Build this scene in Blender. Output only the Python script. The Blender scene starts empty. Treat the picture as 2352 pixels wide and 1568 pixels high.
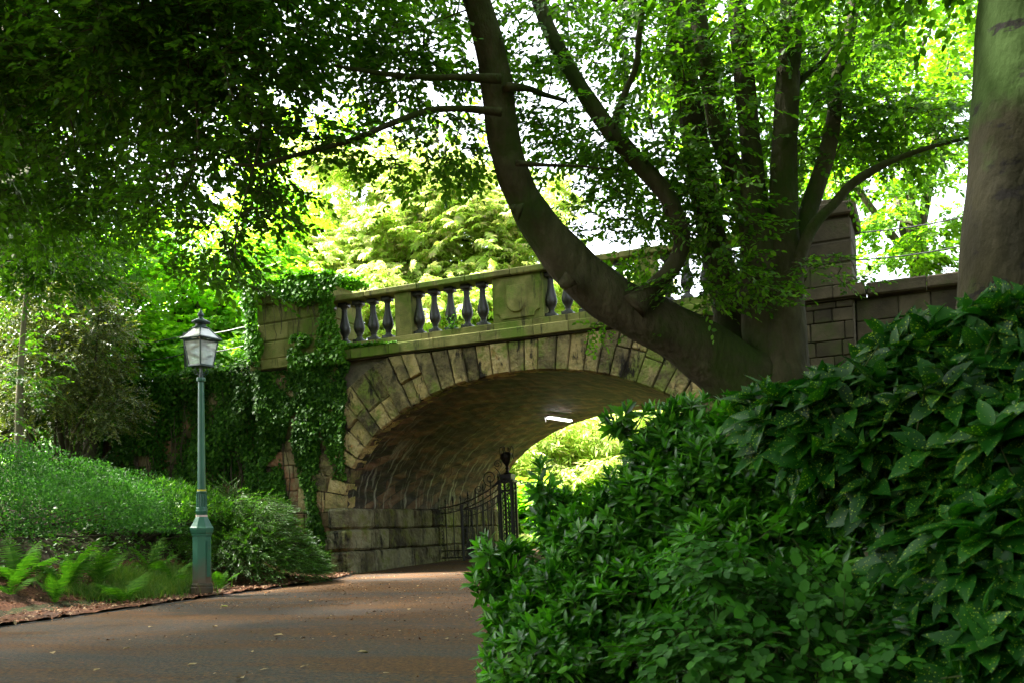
import bpy, bmesh, math, random
import numpy as np
from mathutils import Vector, Matrix
rng = np.random.default_rng(7)
random.seed(7)
sc = bpy.context.scene
COL = sc.collection
R = math.radians

# ------------------------------------------------------------------ helpers
EYE = 0.83
FU = 2244.0                       # focal length in units of a 2352 wide frame
ROLL = R(2.3)

def ray(x, y):
    u = x - 1176.0; v = 1218.0 - y
    return (u*math.cos(ROLL) + v*math.sin(ROLL))/FU, (-u*math.sin(ROLL) + v*math.cos(ROLL))/FU

def P(x, y, d):
    """point of the place seen in direction (x, y) at distance d in front of the viewpoint"""
    a, b = ray(x, y)
    return np.array((a*d, d, EYE + b*d))

P0 = np.array((-3.763, 22.0, 0.0))
ES = np.array((0.919, -0.394, 0.0)); ES /= np.linalg.norm(ES)
ET = np.array((-ES[1], ES[0], 0.0))
BROT = math.atan2(ES[1], ES[0])

def ST(s, t, z=0.0):
    return P0 + ES*s + ET*t + np.array((0, 0, z))

def to_st(x, y):
    dx = np.asarray(x) - P0[0]; dy = np.asarray(y) - P0[1]
    return dx*ES[0] + dy*ES[1], dx*ET[0] + dy*ET[1]

def empty(name, loc, rz=0.0):
    o = bpy.data.objects.new(name, None); COL.objects.link(o)
    o.location = loc; o.rotation_euler = (0, 0, rz)
    return o

def tag(o, label=None, cat=None, group=None, kind=None):
    if label: o['label'] = label
    if cat: o['category'] = cat
    if group: o['group'] = group
    if kind: o['kind'] = kind
    return o

def link_mesh(name, me, mat, parent=None, smooth=False, world=True):
    o = bpy.data.objects.new(name, me); COL.objects.link(o)
    if mat: me.materials.append(mat)
    if smooth: me.polygons.foreach_set('use_smooth', np.ones(len(me.polygons), dtype=bool))
    if parent is not None:
        o.parent = parent
        if world:                       # the mesh was given in world coordinates
            m = Matrix.LocRotScale(parent.location, parent.rotation_euler, parent.scale)
            o.matrix_parent_inverse = Matrix.Identity(4)
            me.transform(m.inverted())
    return o

class MB:
    """collects pieces and links them as one mesh object"""
    def __init__(s): s.v = []; s.f = []
    def add(s, verts, faces):
        n = len(s.v); s.v.extend([tuple(map(float, p)) for p in verts]); s.f.extend([tuple(i+n for i in f) for f in faces])
    def box(s, x0, x1, y0, y1, z0, z1, r=0.006, jit=0.0):
        c = ((x0+x1)/2, (y0+y1)/2, (z0+z1)/2); h = [abs(x1-x0)/2, abs(y1-y0)/2, abs(z1-z0)/2]
        r = min(r, min(h)*0.45); V = []; idx = {}
        for sx in (-1, 1):
            for sy in (-1, 1):
                for sz in (-1, 1):
                    j = [random.uniform(-jit, jit) for _ in range(3)]
                    for k in range(3):
                        q = [h[i] - (0 if i == k else r) for i in range(3)]
                        idx[(sx, sy, sz, k)] = len(V)
                        V.append((c[0]+sx*q[0]+j[0], c[1]+sy*q[1]+j[1], c[2]+sz*q[2]+j[2]))
        F = []
        S = (-1, 1)
        def quad(keys, out):
            a = [np.array(V[idx[k]]) for k in keys]
            n = np.cross(a[1]-a[0], a[2]-a[0])
            ks = [idx[k] for k in keys]
            if np.dot(n, out) < 0: ks.reverse()
            F.append(tuple(ks))
        for sg in S:
            quad([(sg,-1,-1,0),(sg,1,-1,0),(sg,1,1,0),(sg,-1,1,0)], (sg,0,0))
            quad([(-1,sg,-1,1),(1,sg,-1,1),(1,sg,1,1),(-1,sg,1,1)], (0,sg,0))
            quad([(-1,-1,sg,2),(1,-1,sg,2),(1,1,sg,2),(-1,1,sg,2)], (0,0,sg))
        for a in S:
            for b in S:
                quad([(a,b,-1,0),(a,b,1,0),(a,b,1,1),(a,b,-1,1)], (a,b,0))
                quad([(a,-1,b,0),(a,1,b,0),(a,1,b,2),(a,-1,b,2)], (a,0,b))
                quad([(-1,a,b,1),(1,a,b,1),(1,a,b,2),(-1,a,b,2)], (0,a,b))
                for cc in S: quad([(a,b,cc,0),(a,b,cc,1),(a,b,cc,2)], (a,b,cc))
        s.add(V, F)
    def hexa(s, p):
        """8 points: bottom 0-3, top 4-7"""
        s.add(p, [(3,2,1,0),(4,5,6,7),(0,1,5,4),(1,2,6,5),(2,3,7,6),(3,0,4,7)])
    def lathe(s, prof, c=(0,0,0), sides=16, rot=0.0, cap=True, sx=1, sy=1):
        n = len(s.v)
        for r, z in prof:
            for k in range(sides):
                a = rot + 2*math.pi*k/sides
                s.v.append((c[0]+r*math.cos(a)*sx, c[1]+r*math.sin(a)*sy, c[2]+z))
        for i in range(len(prof)-1):
            for k in range(sides):
                k2 = (k+1) % sides
                s.f.append((n+i*sides+k, n+i*sides+k2, n+(i+1)*sides+k2, n+(i+1)*sides+k))
        if cap:
            s.f.append(tuple(n+k for k in range(sides))[::-1])
            s.f.append(tuple(n+(len(prof)-1)*sides+k for k in range(sides)))
    def tube(s, pts, rad, sides=6, cap=True, rough=0.0, sub=1):
        pts = np.array(pts, float); rad = np.array(rad, float) if np.ndim(rad) else np.full(len(pts), rad)
        if sub > 1: pts, rad = catmull(pts, rad, sub)
        n = len(s.v); m = len(pts)
        t = np.gradient(pts, axis=0); t /= np.linalg.norm(t, axis=1)[:, None] + 1e-9
        up = np.array((0, 0, 1.0)) if abs(t[0][2]) < .9 else np.array((1.0, 0, 0))
        a = np.cross(t[0], up); a /= np.linalg.norm(a)
        ph = rng.uniform(0, 6.28, 6)
        for i in range(m):
            a = a - t[i]*np.dot(a, t[i]); a /= np.linalg.norm(a) + 1e-9
            b = np.cross(t[i], a)
            for k in range(sides):
                th = 2*math.pi*k/sides
                rr = rad[i]
                if rough:
                    rr *= 1 + rough*(math.sin(2*th+ph[0]+i*.25)+.7*math.sin(3*th+ph[1]-i*.33)+.6*math.sin(i*.9+ph[2])+.4*math.sin(5*th+ph[3]))
                s.v.append(tuple(pts[i] + (a*math.cos(th)+b*math.sin(th))*rr))
        for i in range(m-1):
            for k in range(sides):
                k2 = (k+1) % sides
                s.f.append((n+i*sides+k, n+i*sides+k2, n+(i+1)*sides+k2, n+(i+1)*sides+k))
        if cap:
            s.f.append(tuple(n+k for k in range(sides))[::-1]); s.f.append(tuple(n+(m-1)*sides+k for k in range(sides)))
    def build(s, name, mat, parent=None, smooth=False, world=True):
        me = bpy.data.meshes.new(name); me.from_pydata(s.v, [], s.f); me.update()
        return link_mesh(name, me, mat, parent, smooth, world)

def catmull(p, r, sub):
    p = np.vstack((2*p[0]-p[1], p, 2*p[-1]-p[-2])); r = np.concatenate(([r[0]], r, [r[-1]]))
    o = []; q = []
    for i in range(1, len(p)-2):
        for k in range(sub):
            t = k/sub
            o.append(.5*((2*p[i])+(-p[i-1]+p[i+1])*t+(2*p[i-1]-5*p[i]+4*p[i+1]-p[i+2])*t*t+(-p[i-1]+3*p[i]-3*p[i+1]+p[i+2])*t**3))
            q.append(r[i]*(1-t)+r[i+1]*t)
    o.append(p[-2]); q.append(r[-2])
    return np.array(o), np.array(q)

def quad_mesh(name, V, F):
    me = bpy.data.meshes.new(name)
    V = np.ascontiguousarray(V, dtype=np.float32); F = np.ascontiguousarray(F, dtype=np.int32)
    me.vertices.add(len(V)); me.vertices.foreach_set('co', V.ravel())
    me.loops.add(F.size); me.loops.foreach_set('vertex_index', F.ravel())
    me.polygons.add(len(F)); me.polygons.foreach_set('loop_start', np.arange(0, F.size, F.shape[1], dtype=np.int32))
    me.update(calc_edges=True)
    return me

# ------------------------------------------------------------------ foliage
def unit(a): return a/(np.linalg.norm(a, axis=-1, keepdims=True)+1e-9)

def frames(d, n):
    """columns: along, across, normal"""
    d = unit(d); y = unit(np.cross(n, d)); z = np.cross(d, y)
    return np.stack((d, y, z), axis=-1)

def leaf_shape(kind):
    if kind == 'ovate':                     # two folded quads
        v = [(0,0,0),(.32,-.30,.05),(.72,-.25,.05),(1,0,-.05),(.72,.25,.05),(.32,.30,.05)]
        f = [(0,1,2,3),(3,4,5,0)]
    elif kind == 'round':
        v = [(0,0,0),(.22,-.34,.04),(.68,-.32,.05),(1,0,-.03),(.68,.32,.05),(.22,.34,.04)]
        f = [(0,1,2,3),(3,4,5,0)]
    elif kind == 'rhomb':
        v = [(0,0,0),(.45,-.30,.06),(1,0,-.04),(.45,.30,.06)]; f = [(0,1,2,3)]
    elif kind == 'slim':
        v = [(0,0,0),(.4,-.10,.02),(1,0,-.06),(.4,.10,.02)]; f = [(0,1,2,3)]
    elif kind == 'ivy':                     # three lobed
        v = [(0,0,0),(.12,-.42,.03),(.45,-.28,.0),(1,0,-.05),(.45,.28,0),(.12,.42,.03)]
        f = [(0,1,2,3),(3,4,5,0)]
    elif kind == 'hand':                    # chestnut leaflet fan, joined at the stalk
        v = [(0,0,0)]; f = []
        for a in (-75, -38, 0, 38, 75):
            L = 1.0 - abs(a)/200
            ca, sa = math.cos(R(a)), math.sin(R(a)); k = len(v)
            for (x, y, z) in ((.62, -.14, -.05), (1, 0, -.28), (.62, .14, -.05)):
                x *= L; v.append((x*ca-y*sa, x*sa+y*ca, z))
            f.append((0, k, k+1, k+2))
    elif kind in ('lance', 'aucuba'):       # curved blade with a midrib crease
        prof = {'lance': [(0,.012),(.18,.10),(.45,.155),(.75,.12),(1,.0)],
                'aucuba': [(0,.015),(.10,.10),(.24,.19),(.40,.225),(.56,.205),(.66,.19),(.67,.165),(.80,.125),(.81,.10),(.92,.045),(1,.0)]}[kind]
        v = []; f = []
        bend = .16 if kind == 'lance' else .22
        for i, (x, w) in enumerate(prof):
            z = -bend*x*x
            v += [(x, -w, z+w*.32), (x, 0, z), (x, w, z+w*.32)]
        for i in range(len(prof)-1):
            a = i*3; f += [(a, a+3, a+4, a+1), (a+1, a+4, a+5, a+2)]
    return np.array(v, float), np.array(f, int)

def scatter(kind, pos, fr, size):
    """leaf meshes at pos with frames fr and lengths size -> V, F"""
    lv, lf = leaf_shape(kind)
    V = np.einsum('nij,mj->nmi', fr, lv)*size[:, None, None] + pos[:, None, :]
    F = lf[None] + (np.arange(len(pos))*len(lv))[:, None, None]
    return V.reshape(-1, 3), F.reshape(-1, 4)

def jitter_frames(fr, amt):
    n = len(fr)
    j = rng.normal(0, amt, (n, 3, 3)) + fr
    d = unit(j[:, :, 0]); y = j[:, :, 1]; y = unit(y - d*np.sum(d*y, axis=1, keepdims=True)); z = np.cross(d, y)
    return np.stack((d, y, z), axis=-1)

def sprays(pos, D, N, L, m, leaf, size, jit=.25, droop=.25, pitch=55, twig=0.0, width=1.0):
    """flat twigs with alternate leaves: K sprays of m leaves; returns leaf V,F and twig V,F"""
    K = len(pos)
    fr = frames(D, N)                                  # K,3,3
    Ls = L*rng.uniform(.65, 1.25, K)
    u = (np.arange(m)+.6)/m
    side = np.where(np.arange(m) % 2 == 0, 1., -1.)
    ang = R(pitch)*(1-.6*u)*side
    ang[-1] = 0
    lx = np.stack((np.cos(ang), np.sin(ang), -droop*np.ones(m)), -1)
    ln = np.stack((np.zeros(m), np.zeros(m), np.ones(m)), -1) + np.stack((np.zeros(m), -side*.15, np.zeros(m)), -1)
    lf = frames(lx, ln)                                # m,3,3
    lp = np.stack((u, np.zeros(m), -.18*u*u), -1)      # twig bends down
    p = np.einsum('kij,mj->kmi', fr, lp)*Ls[:, None, None] + pos[:, None, :]
    f = np.einsum('kij,mjl->kmil', fr, lf)
    p = p.reshape(-1, 3); f = f.reshape(-1, 3, 3)
    f = jitter_frames(f, jit)
    s = size*rng.uniform(.65, 1.2, len(p))*np.tile(1.05-.3*np.abs(u-.5), K)
    V, F = scatter(leaf, p, f, s)
    TV = TF = None
    if twig > 0:
        q = np.array([(0,0),(1,-.18)])
        pts = np.stack((q[:, 0], np.zeros(2), q[:, 1]), -1)
        c = np.einsum('kij,mj->kmi', fr, pts)*Ls[:, None, None] + pos[:, None, :]   # K,2,3
        off = np.array([(0,1,0),(0,-.5,.87),(0,-.5,-.87)])*twig
        o = np.einsum('kij,mj->kmi', fr, off)
        ring0 = c[:, 0:1]+o; ring1 = c[:, 1:2]+o*.35
        TV = np.concatenate((ring0, ring1), 1).reshape(-1, 3)
        base = np.array([(0,1,4,3),(1,2,5,4),(2,0,3,5)])
        TF = (base[None]+(np.arange(K)*6)[:, None, None]).reshape(-1, 4)
    return V, F, TV, TF

class Foliage:
    def __init__(s): s.V = []; s.F = []; s.n = 0
    def add(s, V, F):
        if V is None or len(V) == 0: return
        s.V.append(V); s.F.append(F+s.n); s.n += len(V)
    def build(s, name, mat, parent=None, smooth=False):
        V = np.concatenate(s.V); F = np.concatenate(s.F)
        me = quad_mesh(name, V, F)
        return link_mesh(name, me, mat, parent, smooth)

def in_ball(n, shell=.0):
    d = unit(rng.normal(size=(n, 3))); r = rng.uniform(shell**3, 1, n)**(1/3)
    return d*r[:, None]

def clump_sprays(fol, twg, center, radii, nsub, per, L, m, leaf, size, droop=.25, flat=.35, sub=.42, hang=0.0, jit=.25, twig=0.0, anchor=None, branch=None, sub_flat=.5):
    """a crown clump: nsub boughs inside an ellipsoid, each a tier of sprays"""
    center = np.array(center, float); radii = np.array(radii, float)
    subs = center + in_ball(nsub, .25)*radii
    if branch is not None:
        nodes = getattr(branch, 'nodes', [])
        if not nodes and anchor is not None: nodes.append(np.array(anchor, float))
        arr = np.array(nodes)
        order = np.argsort([np.min(np.linalg.norm(arr-q, axis=1)) for q in subs])
        for q in subs[order]:
            dd_ = np.linalg.norm(np.array(nodes)-q, axis=1); i_ = int(np.argmin(dd_)); a = nodes[i_]; L_ = dd_[i_]
            if L_ > 3.5 and len(nodes) > 1: continue
            mid = (a+q)/2 + rng.normal(0, .10, 3)*L_ + np.array((0, 0, .10*L_))
            r0 = min(.020, .006+.008*L_)
            branch.tube([a, mid, q], [r0, r0*.7, .0035], 5, sub=4)
            nodes += [mid, q]
        branch.nodes = nodes
    cnt = rng.poisson(per, nsub)
    pos = []; D = []; N = []
    rs = radii.mean()*sub
    for q, c in zip(subs, cnt):
        if c == 0: continue
        o = rng.normal(0, 1, (c, 3))*np.array((rs, rs, rs*sub_flat))*.6
        pos.append(q+o)
        out = q-center; out[2] *= .3
        main = unit(out + rng.normal(0, .3, 3)*np.linalg.norm(radii)*.3)
        dd = main[None]*.8 + rng.normal(0, .55, (c, 3)); dd[:, 2] = dd[:, 2]*flat - .15 - hang
        D.append(dd)
        nn = np.zeros((c, 3)); nn[:, 2] = 1; nn += rng.normal(0, .28, (c, 3)) + main*.25
        N.append(nn)
    pos = np.concatenate(pos); D = np.concatenate(D); N = np.concatenate(N)
    V, F, TV, TF = sprays(pos, D, N, L, m, leaf, size, jit=jit, droop=droop, twig=twig)
    fol.add(V, F)
    if twg is not None: twg.add(TV, TF)

def px(p, d): return p*d/FU

# ------------------------------------------------------------------ materials
def new_mat(name):
    m = bpy.data.materials.new(name); m.use_nodes = True
    nt = m.node_tree; nt.nodes.clear()
    return m, nt, nt.nodes, nt.links

def N_(ns, t, **kw):
    n = ns.new(t)
    for k, v in kw.items(): setattr(n, k, v)
    return n

def ramp(ns, stops):
    r = ns.new('ShaderNodeValToRGB'); e = r.color_ramp.elements
    while len(e) < len(stops): e.new(.5)
    for i, (p, c) in enumerate(stops):
        e[i].position = p; e[i].color = (*c, 1)
    return r

def leaf_mat(name, cols, trans=.35, tcol=(2.2, 2.4, 1.0), rough=.45, spec=.4, spots=None, edge=None):
    m, nt, ns, ls = new_mat(name)
    geo = N_(ns, 'ShaderNodeNewGeometry')
    n = len(cols)
    rp = ramp(ns, [(i/(n-1), c) for i, c in enumerate(cols)])
    ls.new(geo.outputs['Random Per Island'], rp.inputs[0])
    tc = N_(ns, 'ShaderNodeTexCoord')
    nz = N_(ns, 'ShaderNodeTexNoise'); nz.inputs['Scale'].default_value = .9; nz.inputs['Detail'].default_value = 2
    ls.new(tc.outputs['Object'], nz.inputs['Vector'])
    mr = N_(ns, 'ShaderNodeMapRange'); mr.inputs[1].default_value = .3; mr.inputs[2].default_value = .7; mr.inputs[3].default_value = .75; mr.inputs[4].default_value = 1.25
    ls.new(nz.outputs[0], mr.inputs[0])
    mul = N_(ns, 'ShaderNodeMix', data_type='RGBA', blend_type='MULTIPLY'); mul.inputs[0].default_value = 1
    ls.new(rp.outputs[0], mul.inputs[6]); ls.new(mr.outputs[0], mul.inputs[7])
    col = mul.outputs[2]
    if spots:
        vo = N_(ns, 'ShaderNodeTexVoronoi'); vo.inputs['Scale'].default_value = spots[0]
        ls.new(tc.outputs['Object'], vo.inputs['Vector'])
        n2 = N_(ns, 'ShaderNodeTexNoise'); n2.inputs['Scale'].default_value = 7
        ls.new(tc.outputs['Object'], n2.inputs['Vector'])
        th = N_(ns, 'ShaderNodeMath', operation='MULTIPLY'); ls.new(n2.outputs[0], th.inputs[0]); th.inputs[1].default_value = spots[1]
        lt = N_(ns, 'ShaderNodeMath', operation='LESS_THAN'); ls.new(vo.outputs['Distance'], lt.inputs[0]); ls.new(th.outputs[0], lt.inputs[1])
        mx = N_(ns, 'ShaderNodeMix', data_type='RGBA'); ls.new(lt.outputs[0], mx.inputs[0]); ls.new(col, mx.inputs[6]); mx.inputs[7].default_value = (*spots[2], 1)
        col = mx.outputs[2]
    b = N_(ns, 'ShaderNodeBsdfPrincipled')
    b.inputs['Roughness'].default_value = rough; b.inputs['Specular IOR Level'].default_value = spec
    ls.new(col, b.inputs['Base Color'])
    tm = N_(ns, 'ShaderNodeMix', data_type='RGBA', blend_type='MULTIPLY'); tm.inputs[0].default_value = 1
    ls.new(col, tm.inputs[6]); tm.inputs[7].default_value = (*tcol, 1)
    t = N_(ns, 'ShaderNodeBsdfTranslucent'); ls.new(tm.outputs[2], t.inputs['Color'])
    mix = N_(ns, 'ShaderNodeMixShader'); mix.inputs[0].default_value = trans
    ls.new(b.outputs[0], mix.inputs[1]); ls.new(t.outputs[0], mix.inputs[2])
    out = N_(ns, 'ShaderNodeOutputMaterial'); ls.new(mix.outputs[0], out.inputs[0])
    return m

def rough_mat(name, stops, scale=3.0, detail=8, rough=.85, bump=.3, bscale=None, island=0.0, spec=.12, stretch=(1,1,1), moss=None, stain=None, rrange=None, dist=.02, coord='Object'):
    """noise coloured, bumpy material; island adds per-stone tint; moss/stain = (colour, scale, lo, hi)"""
    m, nt, ns, ls = new_mat(name)
    tc = N_(ns, 'ShaderNodeTexCoord'); mp = N_(ns, 'ShaderNodeMapping'); mp.inputs['Scale'].default_value = stretch
    ls.new(tc.outputs[coord], mp.inputs['Vector'])
    nz = N_(ns, 'ShaderNodeTexNoise'); nz.inputs['Scale'].default_value = scale; nz.inputs['Detail'].default_value = detail; nz.inputs['Roughness'].default_value = .65
    ls.new(mp.outputs[0], nz.inputs['Vector'])
    src = nz.outputs[0]
    if island:
        geo = N_(ns, 'ShaderNodeNewGeometry')
        mm = N_(ns, 'ShaderNodeMath', operation='MULTIPLY_ADD'); ls.new(geo.outputs['Random Per Island'], mm.inputs[0]); mm.inputs[1].default_value = island
        sb = N_(ns, 'ShaderNodeMath', operation='MULTIPLY_ADD'); ls.new(src, sb.inputs[0]); sb.inputs[1].default_value = 1; sb.inputs[2].default_value = -island*.5
        ls.new(sb.outputs[0], mm.inputs[2]); src = mm.outputs[0]
    rp = ramp(ns, stops); ls.new(src, rp.inputs[0]); col = rp.outputs[0]
    for ex in (moss, stain):
        if not ex: continue
        c, scl, lo, hi = ex[:4]
        n2 = N_(ns, 'ShaderNodeTexNoise'); n2.inputs['Scale'].default_value = scl; n2.inputs['Detail'].default_value = 6; n2.inputs['Roughness'].default_value = .7
        m2 = N_(ns, 'ShaderNodeMapping'); m2.inputs['Scale'].default_value = ex[4] if len(ex) > 4 else (1,1,1); m2.inputs['Location'].default_value = (3.1, 1.7, .4)
        ls.new(tc.outputs[coord], m2.inputs['Vector']); ls.new(m2.outputs[0], n2.inputs['Vector'])
        r2 = N_(ns, 'ShaderNodeMapRange'); r2.inputs[1].default_value = lo; r2.inputs[2].default_value = hi
        ls.new(n2.outputs[0], r2.inputs[0])
        mx = N_(ns, 'ShaderNodeMix', data_type='RGBA'); ls.new(r2.outputs[0], mx.inputs[0]); ls.new(col, mx.inputs[6]); mx.inputs[7].default_value = (*c, 1)
        col = mx.outputs[2]
    b = N_(ns, 'ShaderNodeBsdfPrincipled'); b.inputs['Roughness'].default_value = rough; b.inputs['Specular IOR Level'].default_value = spec
    ls.new(col, b.inputs['Base Color'])
    if rrange:
        r3 = N_(ns, 'ShaderNodeMapRange'); r3.inputs[1].default_value = .35; r3.inputs[2].default_value = .65; r3.inputs[3].default_value = rrange[0]; r3.inputs[4].default_value = rrange[1]
        ls.new(nz.outputs[0], r3.inputs[0]); ls.new(r3.outputs[0], b.inputs['Roughness'])
    if bump:
        n3 = N_(ns, 'ShaderNodeTexNoise'); n3.inputs['Scale'].default_value = bscale or scale*4; n3.inputs['Detail'].default_value = 6
        ls.new(mp.outputs[0], n3.inputs['Vector'])
        bp = N_(ns, 'ShaderNodeBump'); bp.inputs['Strength'].default_value = bump; bp.inputs['Distance'].default_value = dist
        ls.new(n3.outputs[0], bp.inputs['Height']); ls.new(bp.outputs[0], b.inputs['Normal'])
    out = N_(ns, 'ShaderNodeOutputMaterial'); ls.new(b.outputs[0], out.inputs[0])
    return m

def plain(name, c, rough=.5, metal=0.0, spec=.5, emit=None, bump=0):
    m, nt, ns, ls = new_mat(name)
    b = N_(ns, 'ShaderNodeBsdfPrincipled'); b.inputs['Base Color'].default_value = (*c, 1); b.inputs['Roughness'].default_value = rough
    b.inputs['Metallic'].default_value = metal; b.inputs['Specular IOR Level'].default_value = spec
    if emit: b.inputs['Emission Color'].default_value = (*emit[0], 1); b.inputs['Emission Strength'].default_value = emit[1]
    out = N_(ns, 'ShaderNodeOutputMaterial'); ls.new(b.outputs[0], out.inputs[0])
    return m

STONE = [(.25, (.10,.085,.05)), (.42, (.20,.17,.095)), (.55, (.30,.25,.14)), (.68, (.26,.27,.12)), (.82, (.36,.30,.20))]
M = {}
M['ring'] = rough_mat('ring_stone', [(.2,(.035,.03,.018)),(.36,(.105,.085,.042)),(.48,(.19,.155,.07)),(.60,(.30,.225,.095)),(.72,(.34,.27,.135)),(.82,(.27,.13,.045))], 2.6, 10, .9, 1.0, 16, island=.34,
                      moss=((.12,.15,.03), 1.5, .52, .64), stain=((.018,.016,.012), 2.6, .54, .63, (1.6,1.6,.55)), dist=.06)
M['quoin'] = rough_mat('rock_stone', [(.25,(.035,.03,.02)),(.42,(.085,.072,.042)),(.55,(.155,.14,.085)),(.70,(.22,.205,.13)),(.85,(.15,.095,.055))], 2.2, 10, .75, 1.0, 9, island=.35,
                       moss=((.12,.13,.03), 1.7, .50, .64), stain=((.014,.013,.011), 1.8, .48, .60, (1,1,.35)), dist=.09)
M['ashlar'] = rough_mat('weathered_ashlar', [(.25,(.060,.055,.020)),(.45,(.115,.115,.034)),(.6,(.175,.165,.055)),(.8,(.215,.19,.08))], 2.0, 10, .88, .5, 34, island=.22,
                        moss=((.075,.115,.014), 1.0, .45, .60), stain=((.03,.028,.015), 3.2, .54, .66, (1.6,1.6,.3)))
M['rubble'] = rough_mat('rubble_stone', [(.2,(.04,.03,.018)),(.4,(.12,.085,.045)),(.52,(.20,.16,.085)),(.66,(.17,.075,.04)),(.8,(.23,.19,.11))], 2.5, 8, .9, .6, 20, island=.55,
                        moss=((.14,.18,.05), 1.4, .54, .66), dist=.03)
M['mortar'] = rough_mat('mortar', [(.3,(.05,.045,.03)),(.7,(.13,.11,.075))], 6, 6, .95, .4)
M['shaded_ashlar'] = rough_mat('shaded_ashlar', [(.25,(.014,.012,.007)),(.5,(.032,.027,.015)),(.75,(.055,.045,.026))], 2.2, 8, .9, .6, 25, island=.3, moss=((.025,.033,.008), 1.2, .5, .65))  # deep shade on the far pier and wing wall put into the stone colour
M['baluster'] = rough_mat('glazed_baluster', [(.3,(.008,.0075,.006)),(.6,(.018,.017,.0145)),(.8,(.05,.05,.036))], 5, 6, .3, .2, 30, spec=.4, rrange=(.3,.6), moss=((.06,.08,.03), 4, .60, .72))
M['bark'] = rough_mat('beech_bark', [(.25,(.018,.016,.009)),(.45,(.042,.036,.020)),(.6,(.065,.055,.033)),(.78,(.10,.088,.055))], 4.5, 10, .9, .9, 16, stretch=(1,1,.5), moss=((.030,.042,.010), 1.3, .46, .60), dist=.04)
M['bark2'] = rough_mat('pale_bark', [(.25,(.06,.05,.032)),(.5,(.12,.10,.065)),(.75,(.19,.165,.115))], 3, 8, .9, .5, 16, stretch=(1,1,.4), moss=((.07,.085,.03), 1.2, .52, .66))
M['bigbark'] = rough_mat('big_trunk_bark', [(.25,(.004,.004,.0015)),(.5,(.0105,.0096,.0034)),(.75,(.021,.019,.007))], 2.2, 9, .95, .9, 14, stretch=(1,1,.6), moss=((.014,.030,.003), .7, .46, .56), stain=((.003,.0025,.0015), 3.5, .57, .62, (1,1,2.6)))  # moss turned greener to stand for green light on the trunk edge
M['twig'] = rough_mat('twig', [(.3,(.03,.025,.016)),(.7,(.07,.055,.035))], 8, 4, .9, 0)
M['green_twig'] = rough_mat('green_twig', [(.3,(.02,.03,.008)),(.7,(.045,.055,.018))], 8, 4, .9, 0)
M['lamp_green'] = rough_mat('green_paint', [(.3,(.012,.070,.040)),(.6,(.020,.10,.058)),(.8,(.035,.13,.075))], 4, 6, .4, .06, 60, spec=.5, stain=((.09,.06,.04), 3.0, .66, .78))
M['lamp_foot'] = rough_mat('stained_green_paint', [(.3,(.03,.04,.028)),(.5,(.06,.048,.032)),(.7,(.09,.058,.038))], 4, 6, .5, .1, 60)
M['lamp_dark'] = plain('dark_green_paint', (.012,.035,.03), .35)
M['yellow_band'] = plain('yellow_band', (.45,.38,.03), .4)
M['white_band'] = rough_mat('worn_white_band', [(.3,(.45,.30,.25)),(.7,(.7,.62,.58))], 8, 4, .5, 0)
M['iron'] = plain('black_iron', (.010,.010,.011), .45, 0.0, .4)
M['fence_iron'] = plain('fence_iron', (.022,.024,.022), .6)
M['tube'] = plain('lit_tube', (.9,.9,.9), .4, emit=((1,.97,.92), 1.1))
M['lamp_body'] = plain('lamp_body', (.25,.25,.25), .5)

def glass_mat(name, c, frost=.5):
    m, nt, ns, ls = new_mat(name)
    g = N_(ns, 'ShaderNodeBsdfGlossy'); g.inputs['Color'].default_value = (.8,.85,.85,1); g.inputs['Roughness'].default_value = .08
    tr = N_(ns, 'ShaderNodeBsdfTransparent'); tr.inputs['Color'].default_value = (.85,.9,.87,1)
    tl = N_(ns, 'ShaderNodeBsdfTranslucent'); tl.inputs['Color'].default_value = (*c, 1)
    df = N_(ns, 'ShaderNodeBsdfDiffuse'); df.inputs['Color'].default_value = (*c, 1)
    m1 = N_(ns, 'ShaderNodeMixShader'); m1.inputs[0].default_value = .75 if frost > .6 else .5; ls.new(tl.outputs[0], m1.inputs[1]); ls.new(df.outputs[0], m1.inputs[2])
    tc = N_(ns, 'ShaderNodeTexCoord'); nz = N_(ns, 'ShaderNodeTexNoise'); nz.inputs['Scale'].default_value = 5; ls.new(tc.outputs['Object'], nz.inputs['Vector'])
    mr = N_(ns, 'ShaderNodeMapRange'); mr.inputs[1].default_value = .3; mr.inputs[2].default_value = .7; mr.inputs[3].default_value = max(0, frost-.2); mr.inputs[4].default_value = min(1, frost+.2); ls.new(nz.outputs[0], mr.inputs[0])
    m2 = N_(ns, 'ShaderNodeMixShader'); ls.new(mr.outputs[0], m2.inputs[0]); ls.new(tr.outputs[0], m2.inputs[1]); ls.new(m1.outputs[0], m2.inputs[2])
    fr = N_(ns, 'ShaderNodeFresnel'); fr.inputs[0].default_value = 1.45
    m3 = N_(ns, 'ShaderNodeMixShader'); ls.new(fr.outputs[0], m3.inputs[0]); ls.new(m2.outputs[0], m3.inputs[1]); ls.new(g.outputs[0], m3.inputs[2])
    out = N_(ns, 'ShaderNodeOutputMaterial'); ls.new(m3.outputs[0], out.inputs[0])
    return m
M['pane'] = glass_mat('lantern_glass', (.8,.82,.78), .45)
M['roof_pane'] = glass_mat('lantern_roof_glass', (.95,.94,.92), .85)

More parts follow.
